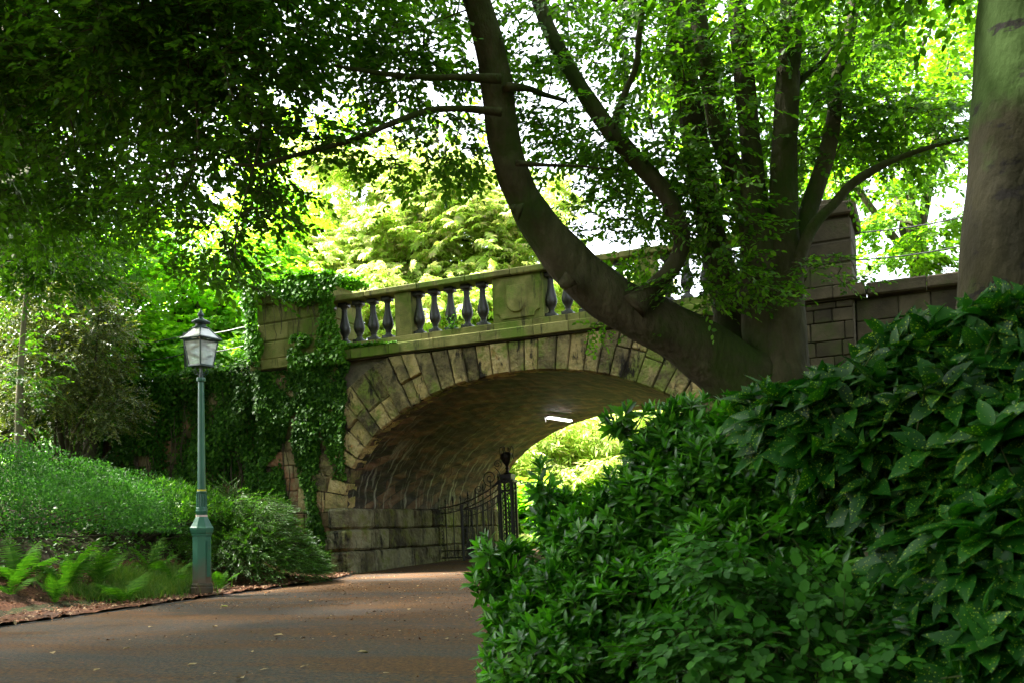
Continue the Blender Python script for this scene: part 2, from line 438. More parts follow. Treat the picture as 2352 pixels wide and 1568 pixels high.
def barrel_mat():
    """skewed stone courses on the tunnel vault; UV x along the tunnel, y round the arch, in metres"""
    m, nt, ns, ls = new_mat('vault_stone')
    uv = N_(ns, 'ShaderNodeUVMap'); mp = N_(ns, 'ShaderNodeMapping'); mp.inputs['Rotation'].default_value = (0, 0, R(-24))
    ls.new(uv.outputs[0], mp.inputs['Vector'])
    nd = N_(ns, 'ShaderNodeTexNoise'); nd.inputs['Scale'].default_value = 2.5; ls.new(mp.outputs[0], nd.inputs['Vector'])
    md = N_(ns, 'ShaderNodeMix', data_type='RGBA', blend_type='LINEAR_LIGHT'); md.inputs[0].default_value = .035; ls.new(mp.outputs[0], md.inputs[6]); ls.new(nd.outputs['Color'], md.inputs[7])
    br = N_(ns, 'ShaderNodeTexBrick'); br.inputs['Scale'].default_value = 1; br.inputs['Brick Width'].default_value = .85; br.inputs['Row Height'].default_value = .27
    br.inputs['Mortar Size'].default_value = .012; br.inputs['Mortar Smooth'].default_value = .6
    br.inputs['Color1'].default_value = (.0,.0,.0,1); br.inputs['Color2'].default_value = (1,1,1,1); br.inputs['Mortar'].default_value = (.5,.5,.5,1)
    ls.new(md.outputs[2], br.inputs['Vector'])
    nz = N_(ns, 'ShaderNodeTexNoise'); nz.inputs['Scale'].default_value = 3; nz.inputs['Detail'].default_value = 8
    m2 = N_(ns, 'ShaderNodeMapping'); m2.inputs['Rotation'].default_value = (0, 0, R(-24)); m2.inputs['Scale'].default_value = (.5, 1.8, 1); ls.new(uv.outputs[0], m2.inputs[0]); ls.new(m2.outputs[0], nz.inputs['Vector'])
    a = N_(ns, 'ShaderNodeMath', operation='MULTIPLY_ADD'); ls.new(br.outputs['Color'], a.inputs[0]); a.inputs[1].default_value = .3
    a2 = N_(ns, 'ShaderNodeMath', operation='SUBTRACT'); ls.new(nz.outputs[0], a2.inputs[0]); a2.inputs[1].default_value = .15; ls.new(a2.outputs[0], a.inputs[2])
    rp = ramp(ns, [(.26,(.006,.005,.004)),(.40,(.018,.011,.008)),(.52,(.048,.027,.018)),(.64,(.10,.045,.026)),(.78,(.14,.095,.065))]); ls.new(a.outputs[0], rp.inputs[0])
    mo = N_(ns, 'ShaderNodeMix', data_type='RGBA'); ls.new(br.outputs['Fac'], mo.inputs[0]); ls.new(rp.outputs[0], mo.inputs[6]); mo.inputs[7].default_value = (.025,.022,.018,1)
    # pale water streaks running down the haunch
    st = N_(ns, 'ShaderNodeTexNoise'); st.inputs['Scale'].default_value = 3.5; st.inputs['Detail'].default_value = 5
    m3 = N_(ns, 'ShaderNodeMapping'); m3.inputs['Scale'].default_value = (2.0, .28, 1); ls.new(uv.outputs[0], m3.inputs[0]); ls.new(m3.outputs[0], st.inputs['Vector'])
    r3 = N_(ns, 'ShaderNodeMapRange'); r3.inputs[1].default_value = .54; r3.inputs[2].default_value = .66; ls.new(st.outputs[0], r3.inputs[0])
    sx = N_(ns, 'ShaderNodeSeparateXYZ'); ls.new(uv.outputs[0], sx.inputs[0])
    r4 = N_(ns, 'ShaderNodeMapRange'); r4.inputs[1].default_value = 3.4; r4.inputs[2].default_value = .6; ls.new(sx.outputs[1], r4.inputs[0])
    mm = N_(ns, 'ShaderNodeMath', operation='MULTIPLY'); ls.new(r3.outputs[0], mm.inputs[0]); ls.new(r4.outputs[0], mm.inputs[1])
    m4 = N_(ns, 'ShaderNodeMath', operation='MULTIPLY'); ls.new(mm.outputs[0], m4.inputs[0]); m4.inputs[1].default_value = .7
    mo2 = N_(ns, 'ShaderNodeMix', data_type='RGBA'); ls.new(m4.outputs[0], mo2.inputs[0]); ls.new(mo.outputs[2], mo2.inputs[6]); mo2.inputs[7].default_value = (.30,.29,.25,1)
    b = N_(ns, 'ShaderNodeBsdfPrincipled'); ls.new(mo2.outputs[2], b.inputs['Base Color']); b.inputs['Roughness'].default_value = .72; b.inputs['Specular IOR Level'].default_value = .3
    h = N_(ns, 'ShaderNodeMath', operation='SUBTRACT'); ls.new(nz.outputs[0], h.inputs[0]); ls.new(br.outputs['Fac'], h.inputs[1])
    bp = N_(ns, 'ShaderNodeBump'); bp.inputs['Strength'].default_value = .9; bp.inputs['Distance'].default_value = .05; ls.new(h.outputs[0], bp.inputs['Height']); ls.new(bp.outputs[0], b.inputs['Normal'])
    out = N_(ns, 'ShaderNodeOutputMaterial'); ls.new(b.outputs[0], out.inputs[0])
    return m
M['barrel'] = barrel_mat()

def path_mat():
    m, nt, ns, ls = new_mat('path_asphalt')
    tc = N_(ns, 'ShaderNodeTexCoord')
    rot = N_(ns, 'ShaderNodeMapping'); rot.inputs['Rotation'].default_value = (0, 0, -BROT); ls.new(tc.outputs['Object'], rot.inputs[0])
    def noise(scale, detail, st, rough=.6, loc=(0,0,0)):
        mp = N_(ns, 'ShaderNodeMapping'); mp.inputs['Scale'].default_value = st; mp.inputs['Location'].default_value = loc; ls.new(rot.outputs[0], mp.inputs[0])
        n = N_(ns, 'ShaderNodeTexNoise'); n.inputs['Scale'].default_value = scale; n.inputs['Detail'].default_value = detail; n.inputs['Roughness'].default_value = rough
        ls.new(mp.outputs[0], n.inputs['Vector']); return n.outputs[0]
    base = noise(34, 5, (1,1,1), .85)
    rb = ramp(ns, [(.34,(.006,.0058,.005)),(.48,(.026,.0235,.019)),(.60,(.060,.050,.040)),(.72,(.14,.12,.095))]); ls.new(base, rb.inputs[0])
    patch = noise(.8, 7, (.3,1.5,1), .68, (2.2,5.1,0))
    grain = noise(26, 4, (1,1,1), .82, (1,2,3))
    ad = N_(ns, 'ShaderNodeMath', operation='MULTIPLY_ADD'); ls.new(grain, ad.inputs[0]); ad.inputs[1].default_value = 1.1; ls.new(patch, ad.inputs[2])
    r = N_(ns, 'ShaderNodeMapRange'); r.inputs[1].default_value = .95; r.inputs[2].default_value = 1.17; ls.new(ad.outputs[0], r.inputs[0])
    dirt = ramp(ns, [(.3,(.030,.015,.006)),(.5,(.078,.037,.012)),(.7,(.16,.078,.026))]); ls.new(grain, dirt.inputs[0])
    mx = N_(ns, 'ShaderNodeMix', data_type='RGBA'); ls.new(r.outputs[0], mx.inputs[0]); ls.new(rb.outputs[0], mx.inputs[6]); ls.new(dirt.outputs[0], mx.inputs[7])
    # orange drifts of leaf dust
    dr = noise(.8, 6, (.35,2.4,1), .7, (7,1,0)); r2 = N_(ns, 'ShaderNodeMapRange'); r2.inputs[1].default_value = .60; r2.inputs[2].default_value = .72; ls.new(dr, r2.inputs[0])
    g2 = N_(ns, 'ShaderNodeMapRange'); g2.inputs[1].default_value = .42; g2.inputs[2].default_value = .56; ls.new(grain, g2.inputs[0])
    mu = N_(ns, 'ShaderNodeMath', operation='MULTIPLY'); ls.new(r2.outputs[0], mu.inputs[0]); ls.new(g2.outputs[0], mu.inputs[1])
    mx2 = N_(ns, 'ShaderNodeMix', data_type='RGBA'); ls.new(mu.outputs[0], mx2.inputs[0]); ls.new(mx.outputs[2], mx2.inputs[6]); mx2.inputs[7].default_value = (.22,.075,.018,1)
    b = N_(ns, 'ShaderNodeBsdfPrincipled'); ls.new(mx2.outputs[2], b.inputs['Base Color'])
    wet = N_(ns, 'ShaderNodeMapRange'); wet.inputs[1].default_value = .45; wet.inputs[2].default_value = .58; wet.inputs[3].default_value = .8; wet.inputs[4].default_value = .95; b.inputs['Specular IOR Level'].default_value = .12; ls.new(patch, wet.inputs[0]); ls.new(wet.outputs[0], b.inputs['Roughness'])
    bp = N_(ns, 'ShaderNodeBump'); bp.inputs['Strength'].default_value = .6; bp.inputs['Distance'].default_value = .012; ls.new(grain, bp.inputs['Height']); ls.new(bp.outputs[0], b.inputs['Normal'])
    out = N_(ns, 'ShaderNodeOutputMaterial'); ls.new(b.outputs[0], out.inputs[0])
    return m
M['path'] = path_mat()
M['mulch'] = rough_mat('mulch', [(.25,(.020,.010,.006)),(.45,(.075,.032,.018)),(.6,(.14,.06,.03)),(.8,(.24,.14,.075))], 26, 6, .95, .9, 40, moss=((.05,.03,.02), 1.5, .45, .65), dist=.03)
M['soil'] = rough_mat('bank_soil', [(.3,(.015,.012,.007)),(.5,(.035,.03,.014)),(.7,(.045,.06,.018))], 3, 8, .95, .6, 20)
M['gutter'] = rough_mat('damp_debris', [(.3,(.006,.006,.007)),(.6,(.018,.016,.016)),(.8,(.05,.035,.025))], 20, 6, .5, .9, 40)
M['chips'] = leaf_mat('bark_chips', [(.05,.022,.012),(.11,.05,.025),(.17,.075,.035),(.22,.12,.06),(.34,.24,.14)], .05, (1,1,1), .85, .2)
M['crumbs'] = leaf_mat('path_crumbs', [(.025,.012,.006),(.09,.036,.012),(.18,.065,.016),(.28,.13,.045),(.40,.30,.18)], .05, (1,1,1), .9, .1)
M['fallen'] = leaf_mat('dry_leaf', [(.28,.10,.03),(.22,.14,.04),(.34,.24,.10),(.15,.07,.03)], .1, (1,1,1), .7, .3)
M['fallen_green'] = leaf_mat('fresh_leaf', [(.20,.26,.03),(.24,.24,.04)], .2, (1.2,1.2,1), .6, .3)

M['beech'] = leaf_mat('beech_leaf', [(.024,.068,.005),(.038,.10,.006),(.058,.135,.008),(.09,.175,.011)], .5, (2.2,2.5,.7), .5, .22)
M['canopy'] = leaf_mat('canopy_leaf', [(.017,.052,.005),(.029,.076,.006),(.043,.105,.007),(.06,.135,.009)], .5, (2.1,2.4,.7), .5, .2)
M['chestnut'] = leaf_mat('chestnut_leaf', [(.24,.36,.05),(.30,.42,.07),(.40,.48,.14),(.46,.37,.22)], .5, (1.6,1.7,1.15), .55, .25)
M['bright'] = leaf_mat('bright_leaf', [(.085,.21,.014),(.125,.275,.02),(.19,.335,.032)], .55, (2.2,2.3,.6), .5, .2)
M['midgreen'] = leaf_mat('mid_leaf', [(.040,.10,.006),(.066,.14,.008),(.10,.18,.011)], .48, (2.1,2.5,.6), .5, .22)
M['olive'] = leaf_mat('olive_leaf', [(.030,.055,.010),(.050,.080,.013),(.09,.115,.022),(.14,.14,.02)], .3, (1.6,1.8,.6), .45, .35)
M['ivy'] = leaf_mat('ivy_leaf', [(.010,.034,.005),(.018,.058,.006),(.032,.09,.008),(.06,.14,.012)], .25, (1.8,2.4,.6), .55, .06)
M['ivy_bright'] = leaf_mat('lit_ivy_leaf', [(.025,.085,.005),(.050,.15,.007),(.085,.20,.010)], .35, (1.8,2.2,.6), .5, .12)  # brightness of light on the pier top put into the leaf colour
M['box'] = leaf_mat('box_leaf', [(.020,.066,.014),(.032,.095,.018),(.052,.13,.024)], .28, (1.7,2.2,.8), .55, .10)
M['juniper'] = leaf_mat('spreading_leaf', [(.016,.056,.006),(.030,.09,.008),(.06,.14,.012)], .28, (1.8,2.2,.6), .45, .3)
M['cover'] = leaf_mat('cover_leaf', [(.025,.09,.007),(.045,.14,.009),(.075,.19,.012),(.11,.21,.02)], .35, (1.8,2.2,.6), .45, .3)
M['grass'] = leaf_mat('grass_blade', [(.035,.095,.010),(.065,.15,.015),(.14,.17,.035)], .35, (1.6,1.9,.7), .5, .25)
M['fern'] = leaf_mat('fern_leaf', [(.030,.095,.008),(.048,.13,.010),(.075,.16,.014)], .30, (1.5,2.0,.6), .75, .04)
M['laurel'] = leaf_mat('glossy_leaf', [(.009,.048,.004),(.020,.088,.006),(.040,.14,.009),(.080,.21,.014)], .28, (1.8,2.4,.6), .32, .4)
M['laurel_tip'] = leaf_mat('young_glossy_leaf', [(.05,.19,.010),(.08,.25,.014)], .38, (1.7,2.1,.6), .33, .4)
M['aucuba'] = leaf_mat('spotted_leaf', [(.005,.038,.004),(.009,.058,.005),(.016,.082,.006)], .25, (1.7,2.2,.6), .42, .2, spots=(95, .44, (.20,.27,.02)))
M['snow'] = leaf_mat('round_leaf', [(.014,.070,.006),(.026,.105,.008),(.044,.15,.012)], .3, (1.7,2.1,.6), .55, .22)

# ------------------------------------------------------------------ ground
LEFT = np.array([(-10.5,-6),(-9.2,4),(-7.6,9),(-6.32,12),(-5.05,15.7),(-3.9,18.9),(-3.62,20.4),(-3.66,21.9)], float)
RIGHT = np.array([(-.1,-8),(.15,-2),(.25,4),(.75,8),(1.9,12),(3.1,15.5),(4.2,18.6)], float)

BANKR = np.array([(2.6,-8),(2.5,3),(1.6,6.5),(1.5,9),(2.3,12.5),(3.2,15.5),(4.2,18.6)], float)

def poly_dist(x, y, poly):
    """distance to a polyline, positive on its left side"""
    best = np.full(x.shape, 1e9); sgn = np.zeros(x.shape)
    for a, b in zip(poly[:-1], poly[1:]):
        d = b-a; L2 = d@d
        t = np.clip(((x-a[0])*d[0]+(y-a[1])*d[1])/L2, 0, 1)
        qx = x-(a[0]+t*d[0]); qy = y-(a[1]+t*d[1])
        dd = np.hypot(qx, qy); cr = d[0]*qy-d[1]*qx
        m = dd < best
        best = np.where(m, dd, best); sgn = np.where(m, np.sign(cr), sgn)
    return best*sgn

def zpath(t): return np.where(t < 0, np.maximum(.010*t, -.35), .02*t)

def ground_z(x, y):
    x = np.asarray(x, float); y = np.asarray(y, float)
    s, t = to_st(x, y)
    z = zpath(np.minimum(t, 12.))
    dl = poly_dist(x, y, LEFT); dr = -poly_dist(x, y, BANKR)
    bl = np.interp(dl, [0,.9,2,4,6,9,14,30], [0,.03,.42,1.55,2.5,3.3,4.0,6.0])
    brr = np.interp(dr, [0,.5,1,2,4,8,16,40], [0,.10,.5,1.35,2.3,3.1,4.0,6.0])
    front = t < .3
    zf = z + bl + brr
    hi_l = 4.72 + np.interp(t, [0,3,10,20,40,80], [0,.1,.8,2.0,5,7])
    hi_r = 4.6 + np.interp(t, [0,3,10,20,40,80], [0,.0,.3,.8,1.5,3])
    outl = -(s+.4); outr = s-9.2
    ramp_w = np.where(t < 8.4, .05, 3.5)
    kl = np.clip(outl/ramp_w, 0, 1); kr = np.clip(outr/ramp_w, 0, 1)
    zb = z + kl*(hi_l-z) + kr*(hi_r-z)
    hill = np.interp(t, [34,52,75], [0,2.0,6.0])
    zb = np.maximum(zb, z+hill)
    return np.where(front, zf, zb)

def gz(x, y): return float(ground_z(np.array([x]), np.array([y]))[0])

sl = np.unique(np.round(np.concatenate((np.linspace(-90,-16,16), np.arange(-16,-.5,.35), [-.45,-.39,0,1,2,3,4,5,6,7,8,9.19,9.26], np.arange(9.6,20,.35), np.linspace(20,90,16))), 3))
tl = np.unique(np.round(np.concatenate((np.linspace(-40,-24,6), np.arange(-24,.25,.35), [.29,.31,1,2,4,6,8.39,8.42], np.arange(9,16,.6), np.linspace(16,110,26))), 3))
SS, TT = np.meshgrid(sl, tl, indexing='ij')
GX = P0[0]+ES[0]*SS+ET[0]*TT; GY = P0[1]+ES[1]*SS+ET[1]*TT
GZ = ground_z(GX, GY)
bump_n = .03*np.sin(GX*2.1+GY*1.3)*np.sin(GY*1.7-GX*.6)
dlG = poly_dist(GX, GY, LEFT); drG = -poly_dist(GX, GY, RIGHT)
GZ = GZ + np.where((dlG > 2.4) | (drG > 1.4), bump_n, 0) - .008
V = np.stack((GX, GY, GZ), -1).reshape(-1, 3)
ni, nj = SS.shape
I, J = np.meshgrid(np.arange(ni-1), np.arange(nj-1), indexing='ij')
a = (I*nj+J).ravel()
F = np.stack((a, a+nj, a+nj+1, a+1), -1)
g = link_mesh('ground', quad_mesh('ground', V, F), M['soil'], None, True); g['kind'] = 'structure'

def resample(poly, step):
    d = np.r_[0, np.cumsum(np.linalg.norm(np.diff(poly, axis=0), axis=1))]
    # smooth through catmull first
    p, _ = catmull(np.c_[poly, np.zeros(len(poly))], np.zeros(len(poly)), 8); p = p[:, :2]
    d = np.r_[0, np.cumsum(np.linalg.norm(np.diff(p, axis=0), axis=1))]
    q = np.arange(0, d[-1], step)
    return np.stack((np.interp(q, d, p[:, 0]), np.interp(q, d, p[:, 1])), -1)

def strip(name, mat, A, B, nu, lift, zfun=None, smooth=True, wob=0):
    """sheet between two edge polylines with the same count"""
    us = np.linspace(0, 1, nu)
    X = A[:, None, 0]*(1-us)+B[:, None, 0]*us; Y = A[:, None, 1]*(1-us)+B[:, None, 1]*us
    Z = (zfun or (lambda x, y: zpath(np.minimum(to_st(x, y)[1], 12.))))(X, Y)+lift
    if wob: Z = Z + wob*rng.normal(size=Z.shape)
    n, k = X.shape
    I, J = np.meshgrid(np.arange(n-1), np.arange(k-1), indexing='ij'); a = (I*k+J).ravel()
    o = link_mesh(name, quad_mesh(name, np.stack((X, Y, Z), -1).reshape(-1, 3), np.stack((a, a+k, a+k+1, a+1), -1)), mat, None, smooth)
    o['kind'] = 'structure'
    return o

nP = 60
M['lawn'] = rough_mat('lawn', [(.3,(.05,.11,.01)),(.5,(.08,.16,.015)),(.7,(.12,.20,.03))], 2.0, 6, .9, .5, 30)
def even(poly, n):
    p = resample(poly, .05); i = np.linspace(0, len(p)-1, n).astype(int); return p[i]
Lp = np.vstack((even(LEFT, nP), [ST(.15, t)[:2] for t in np.linspace(.2, 30, 30)]))
Rp = np.vstack((even(RIGHT, nP), [ST(8.7, t)[:2] for t in np.linspace(.2, 30, 30)]))
strip('path', M['path'], Lp, Rp, 14, .004)
strip('lawn', M['lawn'], np.array([ST(-7, t)[:2] for t in np.linspace(8.6, 70, 90)]), np.array([ST(16, t)[:2] for t in np.linspace(8.6, 70, 90)]), 60, .0, lambda x, y: ground_z(x, y)-.002)
# damp line of debris along the left edge, and the mulch bed beyond it
le = even(LEFT, 160)
nrm = np.gradient(le, axis=0); nrm = np.stack((-nrm[:, 1], nrm[:, 0]), -1); nrm /= np.linalg.norm(nrm, axis=1)[:, None]
w0 = .05+.03*np.sin(np.arange(160)*.9)+.02*rng.normal(size=160)
gut = strip('gutter', M['gutter'], le+nrm*.02, le-nrm*(.02+1.3*np.abs(w0))[:, None], 4, .010, wob=.004)
strip('mulch_bed', M['mulch'], le+nrm*.015, le+nrm*2.3, 22, .045, ground_z, wob=.012)

# ------------------------------------------------------------------ bridge
HS, SC_, SPR, RISE = 4.35, 4.42, 1.49, 2.63
TLEN = 8.3
bridge = tag(empty('bridge', ST(SC_, 0), BROT), 'old mossy stone arch bridge with a balustrade, spanning the path', 'bridge')
S0 = -SC_                                   # local x of s = 0
def lx(s): return s-SC_
def LB(mb, name, mat, parent=bridge, smooth=False): return mb.build(name, mat, parent, smooth, world=False)

def arc(th):                                # th 0 (left springing) .. pi (right springing)
    return -HS*math.cos(th), SPR+RISE*math.sin(th)
def arc_n(th):
    n = np.array((-math.cos(th)/HS, math.sin(th)/RISE)); return n/np.linalg.norm(n)

# even steps along the arch
ths = np.linspace(0, math.pi, 2001); pts = np.array([arc(t) for t in ths])
cum = np.r_[0, np.cumsum(np.linalg.norm(np.diff(pts, axis=0), axis=1))]
def th_at(l): return float(np.interp(l, cum, ths))
ARCL = cum[-1]
ringt = MB()
nst = 37
edges = [0]
for i in range(nst): edges.append(edges[-1]+random.uniform(.8, 1.2))
edges = np.array(edges)/edges[-1]*ARCL
for i in range(nst):
    t0, t1 = th_at(edges[i]+random.uniform(.002,.016)), th_at(edges[i+1]-random.uniform(.002,.016))
    pm = arc((t0+t1)/2)
    n0, n1 = arc_n(t0), arc_n(t1)
    cut = 4.755
    def reach(t, n, L):
        p = arc(t)
        lim = (cut-p[1])/max(n[1], .05)
        return min(L, lim)
    big = abs(pm[0])/HS
    full = 1.30
    tiers = [(0, .56+random.uniform(-.08, .1)), (.575, full)] if big > .42 and random.random() < .88 else [(0, full)]
    if len(tiers) == 2:
        tiers[1] = (tiers[0][1]+.014, full)
    for a_, b_ in tiers:
        a0, b0 = min(a_, reach(t0, n0, 9)), reach(t0, n0, b_)
        a1, b1 = min(a_, reach(t1, n1, 9)), reach(t1, n1, b_)
        if b0-a0 < .05 or b1-a1 < .05: continue
        q = [np.array(arc(t0))+n0*a0, np.array(arc(t1))+n1*a1, np.array(arc(t1))+n1*b1, np.array(arc(t0))+n0*b0]
        c = sum(q)/4; fr_ = -.02-random.uniform(0, .085)
        inn = [c+(p-c)*.93 for p in q]
        jt = [random.uniform(-.022, .022) for _ in range(4)]
        Vv = [(p[0], .35, p[1]) for p in q]+[(p[0], .0, p[1]) for p in q]+[(p[0], fr_+jt[k], p[1]) for k, p in enumerate(inn)]+[(c[0], fr_-.018, c[1])]
        Ff = [(0,1,5,4),(1,2,6,5),(2,3,7,6),(3,0,4,7),(4,5,9,8),(5,6,10,9),(6,7,11,10),(7,4,8,11),(8,9,12),(9,10,12),(10,11,12),(11,8,12),(3,2,1,0)]
        ringt.add(Vv, Ff)
LB(ringt, 'arch_ring', M['ring'])
# spandrel face behind the ring
nA = 120
face = MB(); tt = [th_at(l) for l in np.linspace(0, ARCL, nA+1)]
for y_, flip in ((.05, False), (TLEN, True)):
    for i in range(nA):
        p0, p1 = arc(tt[i]), arc(tt[i+1])
        q = [(p0[0], y_, p0[1]), (p1[0], y_, p1[1]), (p1[0], y_, 4.78), (p0[0], y_, 4.78)]
        face.add(q, [(0,1,2,3)] if not flip else [(3,2,1,0)])
    for x0, x1 in ((lx(-2.1), -HS), (HS, lx(11.0))):
        q = [(x0, y_, -.6), (x1, y_, -.6), (x1, y_, 4.78), (x0, y_, 4.78)]
        face.add(q, [(0,1,2,3)] if not flip else [(3,2,1,0)])
for x_ in (lx(-2.1), lx(11.0)):
    face.add([(x_, .05, -.6), (x_, TLEN, -.6), (x_, TLEN, 4.78), (x_, .05, 4.78)], [(0,1,2,3)])
LB(face, 'spandrel_wall', M['mortar'])
# abutment masonry of squared stones under the piers
for (sa, sb) in ((-2.08, .05), (8.8, 10.98)):
    rub = MB()
    z = -.3
    while z < 4.7:
        h = random.uniform(.24, .36); s = sa; z1 = min(z+h, 4.76)
        while s < sb-.02:
            w = random.uniform(.30, .62); s1 = min(s+w, sb)
            if sb-s1 < .15: s1 = sb
            # leave the arch ring free
            xm = lx(s1) if sa < 0 else lx(s)
            inside = True
            if z1 > SPR and abs(xm) < HS+1.15:
                zz = z
                lim = HS+1.25*max(.25, 1-.0*(zz-SPR))
            if inside:
                pr = random.uniform(.0, .04)
                rub.box(lx(s)+.006, lx(s1)-.006, -.015-pr, .3, z+.006, z1-.006, .014, .004)
            s = s1
        z = z1
    LB(rub, 'abutment_masonry', M['rubble'] if sa < 0 else M['shaded_ashlar'])
# stones between abutment and ring
# rock faced corner blocks and tunnel wall courses
for side in (-1, 1):
    qb = MB()
    zs = [-.25, .52, 1.01, 1.49]
    for k in range(3):
        L1 = .46+.14*(k % 2)
        x0, x1 = (-HS-L1, -HS+.07) if side < 0 else (HS-.07, HS+L1)
        qb.box(x0, x1, -.10, .95+.15*((k+1) % 2), zs[k]+.008, zs[k+1]-.008, .055, .018)
        t = .95+.15*((k+1) % 2)
        while t < TLEN:
            t1 = min(t+random.uniform(.65, 1.1), TLEN+.05)
            pj = random.uniform(.01, .06)
            x0, x1 = (-HS-.3, -HS+pj) if side < 0 else (HS-pj, HS+.3)
            qb.box(x0, x1, t+.008, t1-.008, zs[k]+.008, zs[k+1]-.008, .04, .012)
            t = t1
    LB(qb, 'rock_faced_base', M['quoin'])
# vault
nT = 46
Vb = []; UVc = []
for i in range(nA+1):
    p = arc(tt[i]); n = arc_n(tt[i])
    for j in range(nT+1):
        t = .02+(TLEN-.02)*j/nT
        w = .012*math.sin(i*1.9+j*.7)+.01*math.sin(i*.8-j*1.7)
        Vb.append((p[0]-n[0]*w, t, p[1]-n[1]*w)); UVc.append((t, np.linspace(0, ARCL, nA+1)[i]))
I, J = np.meshgrid(np.arange(nA), np.arange(nT), indexing='ij'); a = (I*(nT+1)+J).ravel()
Fb = np.stack((a, a+1, a+nT+2, a+nT+1), -1)
me = quad_mesh('vault', np.array(Vb), Fb)
uvl = me.uv_layers.new(name='UVMap'); UVc = np.array(UVc, np.float32)
uvl.data.foreach_set('uv', np.ascontiguousarray(UVc[Fb.ravel()]).ravel())
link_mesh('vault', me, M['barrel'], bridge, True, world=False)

def run_blocks(mb, s0, s1, y0, y1, z0, z1, lmin=.7, lmax=1.25, r=.012, jit=.003, gap=.003):
    s = s0
    while s < s1-1e-3:
        e = min(s+random.uniform(lmin, lmax), s1)
        if s1-e < .35: e = s1
        mb.box(lx(s)+gap, lx(e)-gap, y0-random.uniform(0, .006), y1, z0, z1-random.uniform(0, .004), r, jit)
        s = e
cor = MB(); run_blocks(cor, -2.3, 8.95, -.16, .5, 4.79, 5.01); LB(cor, 'cornice', M['ashlar'])
cor = MB(); run_blocks(cor, 8.96, 11.2, -.16, .5, 4.79, 5.01); LB(cor, 'shaded_cornice', M['shaded_ashlar'])  # cornice carried under the far pier, its shade put into the colour
bed = MB(); run_blocks(bed, -2.25, 11.15, -.10, .4, 4.755, 4.787, 1.2, 2.0); LB(bed, 'cornice_bed_mould', M['shaded_ashlar'])
pl = MB(); run_blocks(pl, -.2, 9.04, -.03, .42, 5.013, 5.17); LB(pl, 'plinth_course', M['ashlar'])
rail = MB(); run_blocks(rail, -.25, 9.09, -.09, .46, 6.115, 6.25, .95, 1.4, .02); LB(rail, 'coping_rail', M['ashlar'])
# pedestals
def pedestal(sa, sb):
    mb = MB(); mb.box(lx(sa), lx(sb), 0, .38, 5.173, 6.112, .012, .003); LB(mb, 'pedestal', M['ashlar'])
for sa, sb in ((1.51, 1.91), (6.93, 7.33)): pedestal(sa, sb)
# shield panel
sp = MB(); sp.box(lx(3.85), lx(4.99), .02, .38, 5.173, 6.112, .012)
c0 = lx(4.42)
# raised frame with scooped corners
W, H0, H1, rc = .50, 5.235, 6.06, .13
def frame_pts(inset):
    w = W-inset; lo = H0+inset; hi = H1-inset; pts = []
    for (cx, cz, a0) in ((c0-w, lo, 90), (c0+w, lo, 180), (c0+w, hi, 270), (c0-w, hi, 0)):
        seq = np.linspace(a0, a0-90, 7) 
        for a in seq: pts.append((cx+rc*math.cos(R(a)), cz+rc*math.sin(R(a))))
    return pts
fo = frame_pts(0); n = len(fo)
plate = MB()
plate.add([(x, -.018, z) for x, z in fo]+[(x, .03, z) for x, z in fo]+[(c0, -.018, (H0+H1)/2)],
          [(i, (i+1) % n, 2*n) for i in range(n)]+[(i, n+i, n+(i+1) % n, (i+1) % n) for i in range(n)])
pan = LB(sp, 'shield_panel', M['ashlar'])
plate.build('raised_field', M['ashlar'], pan, world=False)
sh = MB()
prof = [(-.225,.27),(.225,.27)]+[(.225*math.cos(a)**.8, -.02-.29*math.sin(a)) for a in np.linspace(.0, math.pi/2, 9)][0:]+[(-.225*math.cos(a)**.8, -.02-.29*math.sin(a)) for a in np.linspace(math.pi/2, 0, 9)][1:]
cz = 5.64; n = len(prof)
sh.add([(c0+x, -.02, cz+z) for x, z in prof]+[(c0+x*.93, -.075, cz+z*.93) for x, z in prof]+[(c0, -.095, cz)],
       [(i, (i+1) % n, n+(i+1) % n, n+i) for i in range(n)]+[(n+i, n+(i+1) % n, 2*n) for i in range(n)])
sh.build('shield', M['ashlar'], pan, world=False)
# balusters: one mesh, linked copies
bm_ = MB()
bh = 6.112-5.173
bm_.box(-.115, .115, -.115, .115, 0, .085, .008)
bm_.lathe([(.088,.085),(.092,.10),(.06,.125),(.055,.15),(.066,.165),(.062,.185),(.10,.25),(.122,.31),(.125,.36),(.112,.44),(.092,.52),(.074,.60),(.064,.68),(.062,.74),(.066,.75),(.066,.765),(.062,.775),(.064,.80),(.082,.825),(.086,.84)], sides=20)
bm_.box(-.108, .108, -.108, .108, .84, bh-.002, .008)
bal0 = bm_.build('baluster', M['baluster'], bridge, False, world=False)
me = bal0.data
for p in me.polygons: p.use_smooth = len(p.vertices) == 4 and abs(p.normal.z) < .98
bs = [-.27, .10, .475, .85, 1.225, 2.02, 2.395, 2.785, 3.175, 3.55, 5.10, 5.46, 5.84, 6.22, 6.60, 7.55, 7.93, 8.31, 8.69]
for i, s in enumerate(bs):
    o = bal0 if i == 0 else bal0.copy()
    if i: COL.objects.link(o)
    o.parent = bridge; o.location = (lx(s), .19, 5.172); o.rotation_euler = (0, 0, random.uniform(-.04, .04))
